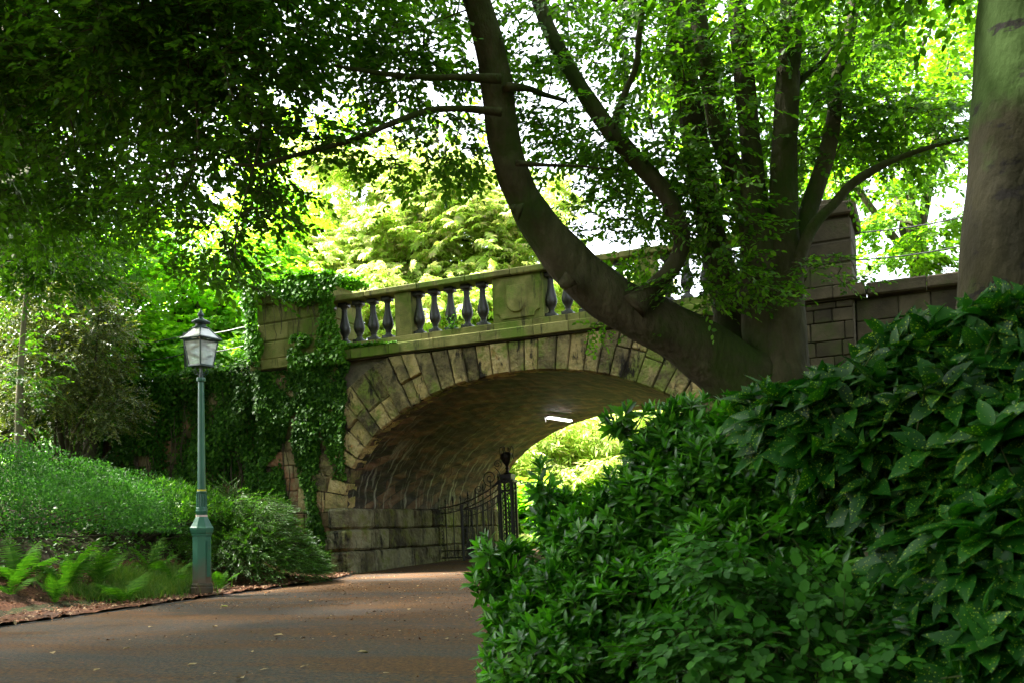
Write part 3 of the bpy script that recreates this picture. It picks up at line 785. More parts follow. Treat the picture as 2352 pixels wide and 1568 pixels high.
# piers
def pier(sa, sb):
    mb = MB()
    zz = [5.013, 5.42, 5.83, 6.24]
    for k in range(3):
        s = sa
        cuts = [sa, sa+(sb-sa)*(.45 if k % 2 else .62), sb]
        for a_, b_ in zip(cuts[:-1], cuts[1:]):
            mb.box(lx(a_)+.002, lx(b_)-.002, -.10, 1.3, zz[k]+.012, zz[k+1]-.012, .022, .004)
    mb.box(lx(sa)+.03, lx(sb)-.03, -.07, 1.26, 5.0, 6.3, .01)
    o = LB(mb, 'pier', M['shaded_ashlar'] if sa > 0 else M['ashlar'])
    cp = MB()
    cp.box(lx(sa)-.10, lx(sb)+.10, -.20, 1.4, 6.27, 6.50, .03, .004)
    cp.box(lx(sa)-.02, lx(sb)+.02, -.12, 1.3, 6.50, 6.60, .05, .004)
    cp.build('pier_cap', M['shaded_ashlar'] if sa > 0 else M['ashlar'], o, world=False)
pier(-2.10, -.22); pier(9.06, 11.0)
# deck and rear parapet
dk = MB(); dk.box(lx(-2.0), lx(10.95), .52, TLEN-.02, 4.6, 4.95, .01); LB(dk, 'deck', M['soil'])
rp_ = MB(); run_blocks(rp_, -2.1, 11.0, TLEN-.35, TLEN+.1, 4.96, 6.2, 1.0, 1.6); LB(rp_, 'rear_parapet', M['ashlar'])

# lamp in the vault
tl_root = tag(empty('tunnel_light', ST(2.97, 6.2, 3.82), BROT), 'lit white strip light fixed under the dark tunnel vault', 'light')
b_ = MB(); b_.box(-.05, .05, -.65, .65, .0, .05, .01); b_.box(-.10, -.085, -.66, -.60, -.12, .02, .003)
b_.build('bracket', M['lamp_body'], tl_root, world=False)
b_ = MB(); b_.box(-.055, .055, -.62, .62, -.035, -.002, .015); b_.build('lit_tube', M['tube'], tl_root, world=False)
tl_root.rotation_euler = (0, R(-8), BROT-R(9))

# ------------------------------------------------------------------ wing walls
def blocks_wall(s0, s1, t0, t1, z0, z1, lo=.3, hi=.7, hh=(.22,.34)):
    mb = MB(); z = z0
    while z < z1-.02:
        ze = min(z+random.uniform(*hh), z1); s = s0
        while s < s1-.01:
            e = min(s+random.uniform(lo, hi), s1)
            mb.box(s+.006, e-.006, t0-random.uniform(0, .03), t1, z+.006, ze-.006, .014, .004); s = e
        z = ze
    return mb
wl = tag(empty('retaining_wall', ST(-2.15, .18), BROT), 'tall stone retaining wall smothered in ivy beside the bridge', 'wall')
blocks_wall(-11.0, -.005, .06, .5, 0, 4.75).build('masonry', M['rubble'], wl, world=False)
b_ = MB(); b_.box(-11, -.01, .12, .46, 0, 4.74, .01); b_.build('core', M['mortar'], wl, world=False)
b_ = MB(); b_.box(-11, -.005, -.04, .56, 4.752, 4.9, .02); b_.build('coping', M['ashlar'], wl, world=False)
wr = tag(empty('wing_wall', ST(11.12, .12), BROT), 'low shaded stone wall with a sloping coping, beside the far pier', 'wall')
blocks_wall(-.10, 6.5, 0, .5, 1.0, 4.78, .4, .8, (.3, .42)).build('masonry', M['shaded_ashlar'], wr, world=False)
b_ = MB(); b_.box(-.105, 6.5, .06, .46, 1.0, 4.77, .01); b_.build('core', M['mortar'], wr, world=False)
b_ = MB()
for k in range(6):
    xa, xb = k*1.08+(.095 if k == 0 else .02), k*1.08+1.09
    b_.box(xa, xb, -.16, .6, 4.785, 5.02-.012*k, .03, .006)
b_.build('coping', M['shaded_ashlar'], wr, world=False)

# ------------------------------------------------------------------ lamp post
LD = 16.2
base = P(464, 1359, LD); lz = base[2]-.01
pxm = LD/FU
lamp = tag(empty('street_lamp', (base[0], base[1], lz), 0), 'green cast iron lamp post with a four sided glass lantern, beside the path', 'street lamp')
lamp.rotation_euler = (0, R(2.9), R(-30))
def hz(y): return (1360-y)*pxm*1.0
def wd(w): return w*pxm/2
oc = math.pi/8
m1 = MB(); m1.lathe([(wd(52),hz(1360)),(wd(52),hz(1347)),(wd(49),hz(1345)),(wd(50),hz(1341)),(wd(45),hz(1336))], sides=8, rot=oc)
m1.build('foot', M['lamp_foot'], lamp, world=False)
m1 = MB(); m1.lathe([(wd(44),hz(1336)),(wd(43),hz(1229)),(wd(47),hz(1228)),(wd(48),hz(1224)),(wd(52),hz(1221)),(wd(55),hz(1214)),(wd(55),hz(1210)),(wd(50),hz(1207)),(wd(40),hz(1198)),(wd(30),hz(1188)),(wd(26),hz(1185))], sides=8, rot=oc)
pm, pnt, pns, pls = new_mat('worn_pedestal_paint')
tcp = N_(pns, 'ShaderNodeTexCoord'); sxp = N_(pns, 'ShaderNodeSeparateXYZ'); pls.new(tcp.outputs['Object'], sxp.inputs[0])
nzp = N_(pns, 'ShaderNodeTexNoise'); nzp.inputs['Scale'].default_value = 5; nzp.inputs['Detail'].default_value = 8; pls.new(tcp.outputs['Object'], nzp.inputs['Vector'])
zp_ = N_(pns, 'ShaderNodeMath', operation='MULTIPLY_ADD'); pls.new(sxp.outputs[2], zp_.inputs[0]); zp_.inputs[1].default_value = -1.3; pls.new(nzp.outputs[0], zp_.inputs[2])
mrp = N_(pns, 'ShaderNodeMapRange'); mrp.inputs[1].default_value = -.28; mrp.inputs[2].default_value = .22; pls.new(zp_.outputs[0], mrp.inputs[0])
mxp = N_(pns, 'ShaderNodeMix', data_type='RGBA'); pls.new(mrp.outputs[0], mxp.inputs[0]); mxp.inputs[6].default_value = (.020,.10,.058,1); mxp.inputs[7].default_value = (.085,.058,.036,1)
bp_ = N_(pns, 'ShaderNodeBsdfPrincipled'); bp_.inputs['Roughness'].default_value = .45; pls.new(mxp.outputs[2], bp_.inputs['Base Color'])
op_ = N_(pns, 'ShaderNodeOutputMaterial'); pls.new(bp_.outputs[0], op_.inputs[0])
M['pedestal'] = pm
ped = m1.build('pedestal', M['pedestal'], lamp, world=False)
m1 = MB(); m1.box(wd(42)*.985, wd(42)*1.0+.008, -.035, .035, hz(1322), hz(1240), .004); m1.box(wd(42)+.006, wd(42)+.016, .018, .03, hz(1285), hz(1280), .002)
m1.build('access_door', M['lamp_green'], ped, world=False)
m1 = MB(); m1.lathe([(wd(26),hz(1185)),(wd(26),hz(1181))], sides=20); m1.build('white_band', M['white_band'], lamp, world=False)
m1 = MB(); m1.lathe([(wd(23),hz(1181)),(wd(25),hz(1177)),(wd(27),hz(1172)),(wd(25),hz(1168)),(wd(26),hz(1166)),(wd(22),hz(1163))], sides=20)
pr_ = [(wd(21),hz(1163)),(wd(21),hz(1132)),(wd(24),hz(1130)),(wd(24),hz(1128)),(wd(19),hz(1126.5))]
m1.lathe(pr_, sides=20)
for k in range(14):
    a = 2*math.pi*k/14; m1.tube([(wd(21)*math.cos(a), wd(21)*math.sin(a), hz(1163)), (wd(21)*math.cos(a), wd(21)*math.sin(a), hz(1133))], .012, 5)
m1.build('fluted_sleeve', M['lamp_green'], lamp, world=False)
m1 = MB(); m1.lathe([(wd(20),hz(1126.5)),(wd(20),hz(1123))], sides=20); m1.build('yellow_band', M['yellow_band'], lamp, world=False)
m1 = MB(); m1.lathe([(wd(18.5),hz(1123)),(wd(13.5),hz(878)),(wd(20),hz(876)),(wd(21),hz(872)),(wd(19),hz(868)),(wd(12),hz(867))], sides=12)
m1.build('shaft', M['lamp_green'], lamp, world=False)
m1 = MB(); m1.lathe([(wd(9),hz(868)),(wd(7),hz(840))], sides=10)
for k in range(4):
    a = math.pi/2*k+math.pi/4; c_, s_ = math.cos(a), math.sin(a)
    m1.tube([(wd(9)*c_, wd(9)*s_, hz(866)), (wd(14)*c_, wd(14)*s_, hz(858)), (wd(22)*c_, wd(22)*s_, hz(852)), (wd(26)*c_, wd(26)*s_, hz(842))], .010, 6, sub=4)
    m1.tube([(wd(13)*c_, wd(13)*s_, hz(860)), (wd(26)*c_, wd(26)*s_, hz(860)), (wd(31)*c_, wd(31)*s_, hz(853)), (wd(28)*c_, wd(28)*s_, hz(849))], .006, 5, sub=4)
m1.build('bracket', M['lamp_dark'], lamp, world=False)
# lantern
lan = MB()
wb, wt, wr_ = .135, .188, .228        # half widths: bottom, top, eaves
zb_, zt_, zr_, zc_ = hz(839), hz(786), hz(781), hz(757)
wc = .088
lan.box(-wb-.015, wb+.015, -wb-.015, wb+.015, zb_-.035, zb_, .008)
def sq(w, z): return [(-w,-w,z),(w,-w,z),(w,w,z),(-w,w,z)]
for k in range(4):
    lan.tube([sq(wb, zb_)[k], sq(wt, zt_)[k]], .014, 5)
    lan.tube([sq(wr_, zr_)[k], sq(wc, zc_)[k]], .013, 5)
    lan.tube([sq(wt, zt_)[k], sq(wt, zt_)[(k+1) % 4]], .014, 5)
    lan.tube([sq(wr_, zr_)[k], sq(wr_, zr_)[(k+1) % 4]], .020, 6)
    lan.tube([sq(wc, zc_)[k], sq(wc, zc_)[(k+1) % 4]], .016, 5)
lan.build('lantern_frame', M['lamp_dark'], lamp, world=False)
for k in range(4):
    A = sq(wb, zb_); B = sq(wt, zt_); C_ = sq(wr_-.005, zr_+.004); D_ = sq(wc, zc_); k2 = (k+1) % 4
    m1 = MB(); m1.add([A[k], A[k2], B[k2], B[k]], [(0,1,2,3)]); m1.build('glass_pane', M['pane'], lamp, world=False)
    m1 = MB(); m1.add([C_[k], C_[k2], D_[k2], D_[k]], [(0,1,2,3)]); m1.build('roof_pane', M['roof_pane'], lamp, world=False)
m1 = MB(); m1.lathe([(.015,zb_),(.03,zb_+.02),(.03,zb_+.06),(.012,zb_+.09),(.035,zb_+.16),(.035,zb_+.22),(.01,zb_+.25)], sides=10)
m1.build('bulb', plain('bulb_glass', (.75,.72,.66), .3), lamp, world=False)
m1 = MB(); m1.lathe([(.11,hz(757)),(.12,hz(755)),(.085,hz(752)),(.082,hz(747)),(.145,hz(745)),(.15,hz(742)),(.10,hz(738)),(.045,hz(735)),(.03,hz(732)),(.05,hz(729)),(.055,hz(726)),(.035,hz(722)),(.012,hz(716)),(.002,hz(711))], sides=16)
m1.build('finial', M['lamp_dark'], lamp, smooth=True, world=False)

# ------------------------------------------------------------------ iron gate in the tunnel
def spiral(mb, c, r0, r1, a0, turns, rad, y=0, n=26):
    p = []
    for i in range(n+1):
        f = i/n; r = r0*(1-f)+r1*f; a = a0+turns*2*math.pi*f
        p.append((c[0]+r*math.cos(a), y, c[1]+r*math.sin(a)))
    mb.tube(p, rad, 5)
def spear(mb, x, z, y=0):
    mb.lathe([(.014,0),(.028,.03),(.014,.05),(.03,.08),(.016,.13),(.002,.19)], (x, y, z), 8)
GT = 4.5; zg = .1
fp = tag(empty('iron_railing', ST(.05, GT, zg), BROT), 'black wrought iron railing with spear tops, fixed to the tunnel wall', 'railing')
def topz(x): return 1.42+.58*(x/1.8)**2
b_ = MB()
for k, x in enumerate(np.linspace(.22, 1.78, 8)):
    b_.tube([(x,0,.1),(x,0,topz(x)+.10)], .016, 6); spear(b_, x, topz(x)+.08)
b_.build('upright_bars', M['iron'], fp, world=False)
b_ = MB()
for dz, r_ in ((0,.018),(-.16,.013)): b_.tube([(x,0,topz(x)+dz) for x in np.linspace(0,1.85,14)], r_, 6)
for z_ in (.08,.27): b_.tube([(0,0,z_),(1.85,0,z_)], .016, 6)
for x in np.linspace(.11, 1.7, 8): b_.lathe([], sides=3) if False else spiral(b_, (x, .175), .075, .075, 0, 1, .007, n=14)
for x in np.linspace(.13, 1.7, 8): spiral(b_, (x, topz(x)-.08), .06, .06, 0, 1, .007, n=14)
for k in range(11): spiral(b_, (.10, .36+k*.095), .042, .042, 0, 1, .006, n=10)
b_.build('rails', M['iron'], fp, world=False)
b_ = MB(); b_.box(-.035,.035,-.035,.035,-.05,1.55,.006); b_.lathe([(.035,1.55),(.055,1.60),(.06,1.64),(.03,1.70),(.02,1.74),(.03,1.78),(.002,1.92)], sides=10)
b_.build('post', M['iron'], fp, world=False)
b_ = MB()
spiral(b_, (1.55, 2.13), .03, .24, 0.6, 1.9, .014, n=40); spiral(b_, (1.78, 2.48), .02, .12, 2.5, -1.5, .012); spiral(b_, (1.22, 1.85), .02, .13, 2.2, 1.5, .011)
b_.tube([(1.72,0,1.95),(1.80,0,2.1),(1.82,0,2.25),(1.70,0,2.40)], .013, 5, sub=4); b_.tube([(1.35,0,1.8),(1.42,0,1.95),(1.34,0,2.1)], .012, 5, sub=4)
b_.build('scrollwork', M['iron'], fp, world=False)
gp = tag(empty('gate_pillar', ST(2.10, GT, zg), BROT), 'black openwork iron gate pillar with an urn shaped finial, under the tunnel', 'gate pillar')
b_ = MB()
for sx in (-1, 1):
    for sy in (-1, 1): b_.box(sx*.15-.03, sx*.15+.03, sy*.15-.03, sy*.15+.03, -.05, 2.0, .006)
for z_ in (.03,.32,1.75): b_.box(-.17,.17,-.17,.17,z_,z_+.05,.006)
b_.box(-.20,.20,-.20,.20,1.98,2.06,.012); b_.box(-.16,.16,-.16,.16,2.06,2.20,.012)
b_.build('pillar_frame', M['iron'], gp, world=False)
b_ = MB()
for yy in (-.15, .15):
    for k in range(-4, 20):
        z0_ = .1+k*.12
        for sg in (1, -1):
            xa, xb = -.12*sg, .12*sg; za, zb2 = z0_, z0_+.42
            if za < .1 or zb2 > 1.9: continue
            b_.tube([(xa,yy,za),(xb,yy,zb2)], .006, 4)
b_.build('lattice', M['iron'], gp, world=False)
b_ = MB()
b_.lathe([(.10,2.20),(.12,2.22),(.05,2.26),(.035,2.32),(.06,2.36),(.03,2.40),(.05,2.43),(.12,2.52),(.165,2.64),(.165,2.70),(.14,2.74),(.06,2.78)], sides=12)
for k in range(4):
    a = math.pi/2*k; c_, s_ = math.cos(a), math.sin(a)
    b_.tube([(.20*c_,.20*s_,2.58),(.17*c_,.17*s_,2.66),(.19*c_,.19*s_,2.80),(.17*c_,.17*s_,2.90),(.12*c_,.12*s_,2.90),(.11*c_,.11*s_,2.80)], .012, 5, sub=4)
b_.build('urn_finial', M['iron'], gp, world=False)
gl = tag(empty('iron_gate', ST(2.28, GT-.12, zg), BROT+R(180+38)), 'black wrought iron gate leaf with a dipping top rail, standing open', 'gate')
gw = 1.35
def gtop(x): f = x/gw; return 1.95-.62*math.sin(min(1, f*1.05)*math.pi/2)
b_ = MB()
b_.box(-.03,.03,-.03,.03,.02,2.05,.006); b_.box(gw-.028,gw+.028,-.028,.028,.02,1.45,.006)
for dz, r_ in ((0,.018),(-.17,.014)): b_.tube([(x,0,gtop(x)+dz) for x in np.linspace(0,gw,14)], r_, 6)
for z_ in (.07,.28): b_.tube([(0,0,z_),(gw,0,z_)], .016, 6)
b_.build('gate_frame', M['iron'], gl, world=False)
b_ = MB()
for x in np.linspace(.13, gw-.12, 9): b_.tube([(x,0,.07),(x,0,gtop(x))], .014, 6)
for x in np.linspace(.08, gw-.07, 9): spiral(b_, (x, gtop(x)-.085), .05, .05, 0, 1, .006, n=12); spiral(b_, (x, .175), .06, .06, 0, 1, .006, n=12)
for k in range(12): spiral(b_, (gw-.07, .36+k*.08), .038, .038, 0, 1, .006, n=10); spiral(b_, (.08, .36+k*.11), .045, .045, 0, 1, .006, n=10)
spiral(b_, (gw-.15, 1.52), .02, .10, 0, 1.5, .01); spiral(b_, (.22, 2.0), .02, .14, 1.2, -1.6, .011)
b_.build('bars', M['iron'], gl, world=False)

# ------------------------------------------------------------------ wire fences on the wall tops
def wire_fence(pts, zb, h, label, lean=0.0):
    f = tag(empty('wire_fence', tuple(pts[0][:2])+(zb,), 0), label, 'fence')
    for p in pts:
        b_ = MB(); b_.box(p[0]-.03, p[0]+.03, p[1]-.02, p[1]+.02, zb-.3, zb+h, .004); b_.build('post', M['fence_iron'], f)
    b_ = MB()
    for k in range(1, 3+1):
        z = zb+h*(k/3.0)-.08
        line = []
        for a_, c_ in zip(pts[:-1], pts[1:]):
            for q in np.linspace(0, 1, 7)[:-1]: line.append((a_[0]*(1-q)+c_[0]*q, a_[1]*(1-q)+c_[1]*q, z-.05*math.sin(q*math.pi)))
        line.append((*pts[-1][:2], z)); b_.tube(line, .014, 5)
    b_.build('wires', M['fence_iron'], f)
wire_fence([ST(s, .75) for s in (-9.2, -7.2, -5.0, -3.1, -1.6)], 4.8, 1.35, 'thin iron post and wire fence above the ivy wall')
wire_fence([ST(s, 1.0) for s in (10.9, 13.0, 15.0, 17.5)], 4.75, 1.55, 'thin iron post and wire fence above the dark wing wall')

# ------------------------------------------------------------------ ivy
def ivy_sheet(fol, n, su, size, tfun, keep, bulge=.1, zdroop=.7):
    """leaves lying shingled on the facade plane: su() gives s,z samples"""
    s, z = su(n); k = keep(s, z); s = s[k]; z = z[k]; n = len(s)
    t = tfun(s, z)-np.abs(rng.normal(0, bulge, n))
    pos = P0+np.outer(s, ES)+np.outer(t, ET); pos[:, 2] = z
    D = np.outer(rng.normal(0, .55, n), ES)+np.outer(-rng.uniform(.1, .7, n), ET); D[:, 2] = -zdroop+rng.normal(0, .35, n)
    Nn = np.outer(-np.ones(n), ET)+rng.normal(0, .45, (n, 3)); Nn[:, 2] += .45
    V, F = scatter('ivy', pos, frames(D, Nn), size*rng.uniform(.55, 1.25, n)); fol.add(V, F)

def smooth_noise(s, z, k=1.0, seed=0):
    r = np.random.default_rng(seed); o = np.zeros_like(s)
    for i in range(7):
        a, b, c = r.normal(0, 1.3*k*(1+i*.5)), r.normal(0, 1.3*k*(1+i*.5)), r.uniform(0, 6.28)
        o += np.sin(a*s+b*z+c)/(1+i*.45)
    return o

iv = tag(empty('ivy', ST(-5.5, 0, 2.5), 0), 'dark green ivy blanketing the retaining wall behind the lamp post', 'ivy')
fo = Foliage()
def bulge_t(s, z): return .12-.12*smooth_noise(s, z, .8, 3)-.10*np.clip((z-4.3)/.5, 0, 1)
ivy_sheet(fo, 46000, lambda n: (rng.uniform(-9.5, -2.0, n), rng.uniform(1.2, 5.02, n)), .088, bulge_t, lambda s, z: smooth_noise(s, z, 1.2, 5) > -2.1, .07)
# heaped top edge
n = 3200; s = rng.uniform(-9.5, -2.0, n); t = rng.uniform(-.25, .8, n); z = 4.88+.16*np.abs(smooth_noise(s, t, 1.5, 8))*rng.uniform(.2, 1, n)
pos = P0+np.outer(s, ES)+np.outer(t, ET); pos[:, 2] = z
V, F = scatter('ivy', pos, frames(rng.normal(0, 1, (n, 3))*(1,1,.4), rng.normal(0, .4, (n, 3))+(0,-.2,1)), .10*rng.uniform(.6, 1.2, n)); fo.add(V, F)
fo.build('leaves', M['ivy'], iv)
b_ = MB()
for k in range(40):
    s = random.uniform(-9, -2.2); z = random.uniform(.8, 2.5); p = []
    while z < 4.7: p.append(ST(s, .08, z)); z += .35; s += random.uniform(-.12, .12)
    if len(p) > 2: b_.tube(p, np.linspace(.018, .006, len(p)), 5, sub=2)
b_.build('stems', M['twig'], iv)

iv2 = tag(empty('ivy', ST(-1.0, -.1, 2.5), 0), 'ivy trailing in columns down the stone abutment left of the arch', 'ivy')
fo = Foliage()
def cols(s, z):
    c1 = np.abs(s+.78-.10*np.sin(z*1.7)) < .24+.12*np.sin(z*2.3+1)+np.clip((z-3.6)*.25, 0, .4)
    c2 = np.abs(s-(-.05+.08*np.sin(z*1.3))) < (.26+.10*np.sin(z*2.1))*np.where(z > 2.15, 1, 0)+np.clip((z-4.2)*.6, 0, .25)*0
    c3 = (s < -1.25+.25*np.sin(z*1.5)+.3*np.clip(z-3, -1, 1)) & (z > .9)
    c4 = (z > 4.35+.3*np.sin(s*3)) & (s < .35)
    return (c1 & (z > .05)) | c2 | (c3 & (smooth_noise(s, z, 1.6, 11) > -.9)) | c4
ivy_sheet(fo, 46000, lambda n: (rng.uniform(-2.15, .42, n), rng.uniform(.0, 4.76, n)), .085, lambda s, z: -.06-.05*smooth_noise(s, z, 1.5, 21), cols, .05)
fo.build('leaves', M['ivy'], iv2)
b_ = MB()
for k in range(22):
    s = random.choice((-.8, -.75, -.05, -1.6, -.1))+random.uniform(-.15, .15); z = .1 if s < -.5 else 2.2; p = []
    while z < 4.7: p.append(ST(s, -.05, z)); z += .3; s += random.uniform(-.07, .07)
    b_.tube(p, np.linspace(.015, .005, len(p)), 5, sub=2)
b_.build('stems', M['twig'], iv2)

iv3 = tag(empty('ivy', ST(-1.1, 0, 6.5), 0), 'bright ivy heaped over the top of the pier end of the balustrade', 'ivy')
fo = Foliage()
n = 8000; s = rng.uniform(-2.5, .15, n); t = rng.uniform(-.35, 1.3, n)
z = 6.60+.20*(1+.5*smooth_noise(s, t, 1.6, 31))*rng.uniform(0, 1, n)+.10*np.cos((s+.9)*1.1)
pos = P0+np.outer(s, ES)+np.outer(t, ET); pos[:, 2] = z
V, F = scatter('ivy', pos, frames(rng.normal(0, 1, (n, 3))*(1,1,.35)+(0,0,.1), rng.normal(0, .45, (n, 3))+(0,-.2,1)), .095*rng.uniform(.55, 1.2, n)); fo.add(V, F)
def drape(s, z):
    edge = 6.28+.18*np.sin(s*3.1+.5)
    a1 = z > edge
    a2 = np.abs(s+.12) < .26+.08*np.sin(z*4)
    a3 = (s < -2.0+.12*np.sin(z*5)) & (z > 5.05)
    a4 = (smooth_noise(s, z, 1.5, 44) > 1.5) & (z > 5.1)
    a5 = (z < 5.1+.12*np.sin(s*4)) & (s > -1.2) & (s < .35)
    return a1 | a2 | a3 | a4 | a5
ivy_sheet(fo, 9500, lambda n: (rng.uniform(-2.35, .3, n), rng.uniform(4.75, 6.66, n)), .09, lambda s, z: np.where(z > 6.2, -.24, -.14), drape, .06)
# left end of the pier
n = 1500; t = rng.uniform(-.2, 1.2, n); z = rng.uniform(5.0, 6.6, n); s = -2.15-np.abs(rng.normal(0, .12, n))*(1+.6*(z > 6.0))
pos = P0+np.outer(s, ES)+np.outer(t, ET); pos[:, 2] = z
V, F = scatter('ivy', pos, frames(np.array((0,-.3,-.7))+rng.normal(0, .4, (n, 3)), -ES+rng.normal(0, .4, (n, 3))), .09*rng.uniform(.6, 1.2, n)); fo.add(V, F)
# along the plinth
n = 700; s = rng.uniform(.05, 1.6, n)**1.0; z = 5.02+.10*rng.random(n)*(1.6-s); t = rng.uniform(-.2, -.04, n)
pos = P0+np.outer(s, ES)+np.outer(t, ET); pos[:, 2] = z
V, F = scatter('ivy', pos, frames(rng.normal(0, 1, (n, 3))*(1,1,.4), rng.normal(0, .4, (n, 3))+(0,-.4,.8)), .06*rng.uniform(.6, 1.2, n)); fo.add(V, F)
fo.build('leaves', M['ivy_bright'], iv3)
b_ = MB()
for k in range(16):
    s = random.uniform(-2.2, .2); z = 6.6; p = []
    e = random.uniform(5.0, 6.0)
    while z > e: p.append(ST(s, -.22-.02*random.random(), z)); z -= .18; s += random.uniform(-.06, .06)
    b_.tube(p, .006, 4, sub=2)
b_.build('stems', M['twig'], iv3)

wd = tag(empty('weed', ST(2.9, .05, 5.175), 0), 'small green weed growing between the balusters of the bay with five', 'plant')
fo = Foliage(); n = 90
pos = ST(2.9, -.02, 5.18)+np.abs(rng.normal(0, 1, (n, 3)))*np.array((.0,.0,.13))+np.outer(rng.normal(0, .09, n), ES)+np.outer(rng.normal(0, .05, n), ET)
V, F = scatter('ovate', pos, frames(rng.normal(0, .7, (n, 3))+(0,0,.5), rng.normal(0, .5, (n, 3))+(0,-.5,.6)), .055*rng.uniform(.6, 1.2, n)); fo.add(V, F)
fo.build('leaves', M['ivy_bright'], wd)
b_ = MB()
for k in range(9): b_.tube([ST(2.9, -.02, 5.172), pos[rng.integers(n)]], .003, 4)
b_.build('stems', M['green_twig'], wd)

# ------------------------------------------------------------------ trees
def stem_pts(lst, d0, d1):
    """traced stem: (x, y, width) list from base to tip, depth running d0 -> d1"""
    n = len(lst); pts = []; rad = []
    for i, (x, y, w) in enumerate(lst):
        d = d0+(d1-d0)*i/max(1, n-1)
        pts.append(P(x, y, d)); rad.append(w*d/FU/2)
    return pts, rad

LIMBS = {}
def stem(parent, name, mat, lst, d0, d1, sides=14, rough=.035, foot=None, knots=()):
    pts, rad = stem_pts(lst, d0, d1)
    if foot is not None:
        z = gz(pts[0][0], pts[0][1])-.2
        if pts[0][2] > z+.15:
            pts.insert(0, np.array((pts[0][0]+foot[0], pts[0][1]+foot[1], z))); rad.insert(0, rad[0]*1.25)
    if name in ('limb', 'branch'): rad[0] *= 1.55
    b = MB(); b.tube(pts, rad, sides, rough=rough, sub=6)
    for (kx, ky, kd, kr, dx, dz) in knots:
        c_ = P(kx, ky, kd); b.tube([c_-np.array((dx, 0, dz))*kr*1.2, c_, c_+np.array((dx, -.2, dz))*kr*.8, c_+np.array((dx, -.3, dz))*kr*1.25], [kr*1.5, kr*1.15, kr*.85, kr*.3], 10, rough=.1, sub=4)
    cp, cr = catmull(np.array(pts, float), np.array(rad, float), 6)
    LIMBS.setdefault(parent.name, []).extend([p_ for p_, r_ in zip(cp, cr) if r_ < .16])
    return b.build(name, mat, parent, True)

TD = 9.0
tb = P(1765, 900, TD)
t1 = tag(empty('beech_tree', (tb[0], tb[1], gz(tb[0], tb[1])), 0), 'many stemmed beech with one thick limb arching across the bridge', 'tree')
stem(t1, 'arching_limb', M['bark'], [(1770,945,170),(1690,862,148),(1595,792,130),(1495,735,120),(1405,685,112),(1322,618,102),(1255,540,92),(1206,460,82),(1172,380,75),(1153,300,72),(1143,200,73),(1123,100,70),(1094,0,65),(1065,-90,60),(1010,-260,54),(930,-430,44)], 9.0, 7.9, 18, .04, foot=(.25,.1), knots=[(1186,482,8.17,.045,-.8,.35), (1300,650,8.37,.05,-.7,-.6)])
stem(t1, 'trunk', M['bark'], [(1712,930,84),(1690,800,80),(1668,680,72),(1640,560,66),(1612,420,60),(1590,280,58),(1568,130,56),(1556,0,54),(1545,-200,46),(1520,-420,34)], 9.2, 9.6, 14, .04, foot=(0,.1))
stem(t1, 'trunk', M['bark'], [(1748,940,96),(1752,820,92),(1748,700,88),(1742,580,84),(1728,500,70),(1690,400,50),(1655,320,44),(1632,200,42),(1612,90,40),(1598,-20,38),(1570,-300,30)], 9.0, 9.0, 14, .04, foot=(0,0))
stem(t1, 'trunk', M['bark'], [(1766,930,80),(1770,800,76),(1764,680,70),(1752,560,58),(1738,460,50),(1724,330,47),(1708,170,45),(1692,20,42),(1675,-200,36)], 8.85, 9.3, 14, .04, foot=(0,0))
stem(t1, 'trunk', M['bark'], [(1822,950,110),(1812,840,98),(1806,700,84),(1800,560,68),(1800,400,61),(1808,220,57),(1815,90,53),(1818,-30,50),(1830,-260,44)], 8.8, 9.2, 16, .035, foot=(0,0))
stem(t1, 'trunk', M['bark'], [(1800,930,60),(1790,830,56),(1782,740,50),(1790,640,40),(1815,570,36)], 8.7, 9.0, 12, .04, foot=(0,0))
stem(t1, 'limb', M['bark'], [(1818,640,44),(1830,570,46),(1862,470,42),(1898,360,38),(1915,270,34),(1922,190,32),(1946,100,32),(1962,0,28),(1990,-150,22)], 8.9, 9.6, 12, .035)
stem(t1, 'limb', M['bark'], [(1820,680,30),(1838,590,30),(1868,520,27),(1915,470,24),(1955,425,22),(2005,392,19),(2060,365,14),(2150,335,10),(2260,310,6)], 8.8, 9.0, 10, .03)
stem(t1, 'limb', M['bark'], [(1455,705,44),(1500,660,38),(1545,615,38),(1566,560,38),(1556,510,40),(1532,450,42),(1480,390,40),(1410,310,38),(1359,240,38),(1320,180,36),(1291,128,34),(1254,50,32),(1225,-40,28),(1190,-200,20)], 8.5, 8.9, 12, .04)
stem(t1, 'branch', M['bark'], [(1404,300,14),(1436,215,15),(1462,150,15),(1466,95,15),(1472,50,13),(1482,-20,10)], 8.8, 8.8, 8, .05)
stem(t1, 'branch', M['bark'], [(1150,182,15),(1060,178,15),(985,178,14),(900,172,12),(830,162,10),(760,150,6)], 8.0, 7.6, 8, .05)
stem(t1, 'branch', M['bark'], [(1152,258,14),(1060,250,15),(985,255,16),(905,282,13),(820,318,12),(740,342,11),(660,362,11),(600,380,9),(535,378,6)], 8.0, 7.4, 8, .05)
stem(t1, 'branch', M['bark'], [(1160,200,15),(1215,205,14),(1250,218,12),(1300,232,9)], 8.1, 8.6, 8, .05)
stem(t1, 'branch', M['bark'], [(1185,375,9),(1260,380,8),(1330,382,6),(1400,390,4)], 8.2, 8.6, 6, .05)
stem(t1, 'branch', M['bark'], [(1482,5,12),(1420,0,11),(1360,-10,10),(1300,-40,8)], 8.8, 8.6, 6, .05)
stem(t1, 'branch', M['bark'], [(1812,210,14),(1850,175,12),(1890,140,10),(1910,110,8),(1935,60,6)], 9.1, 9.3, 8, .05)

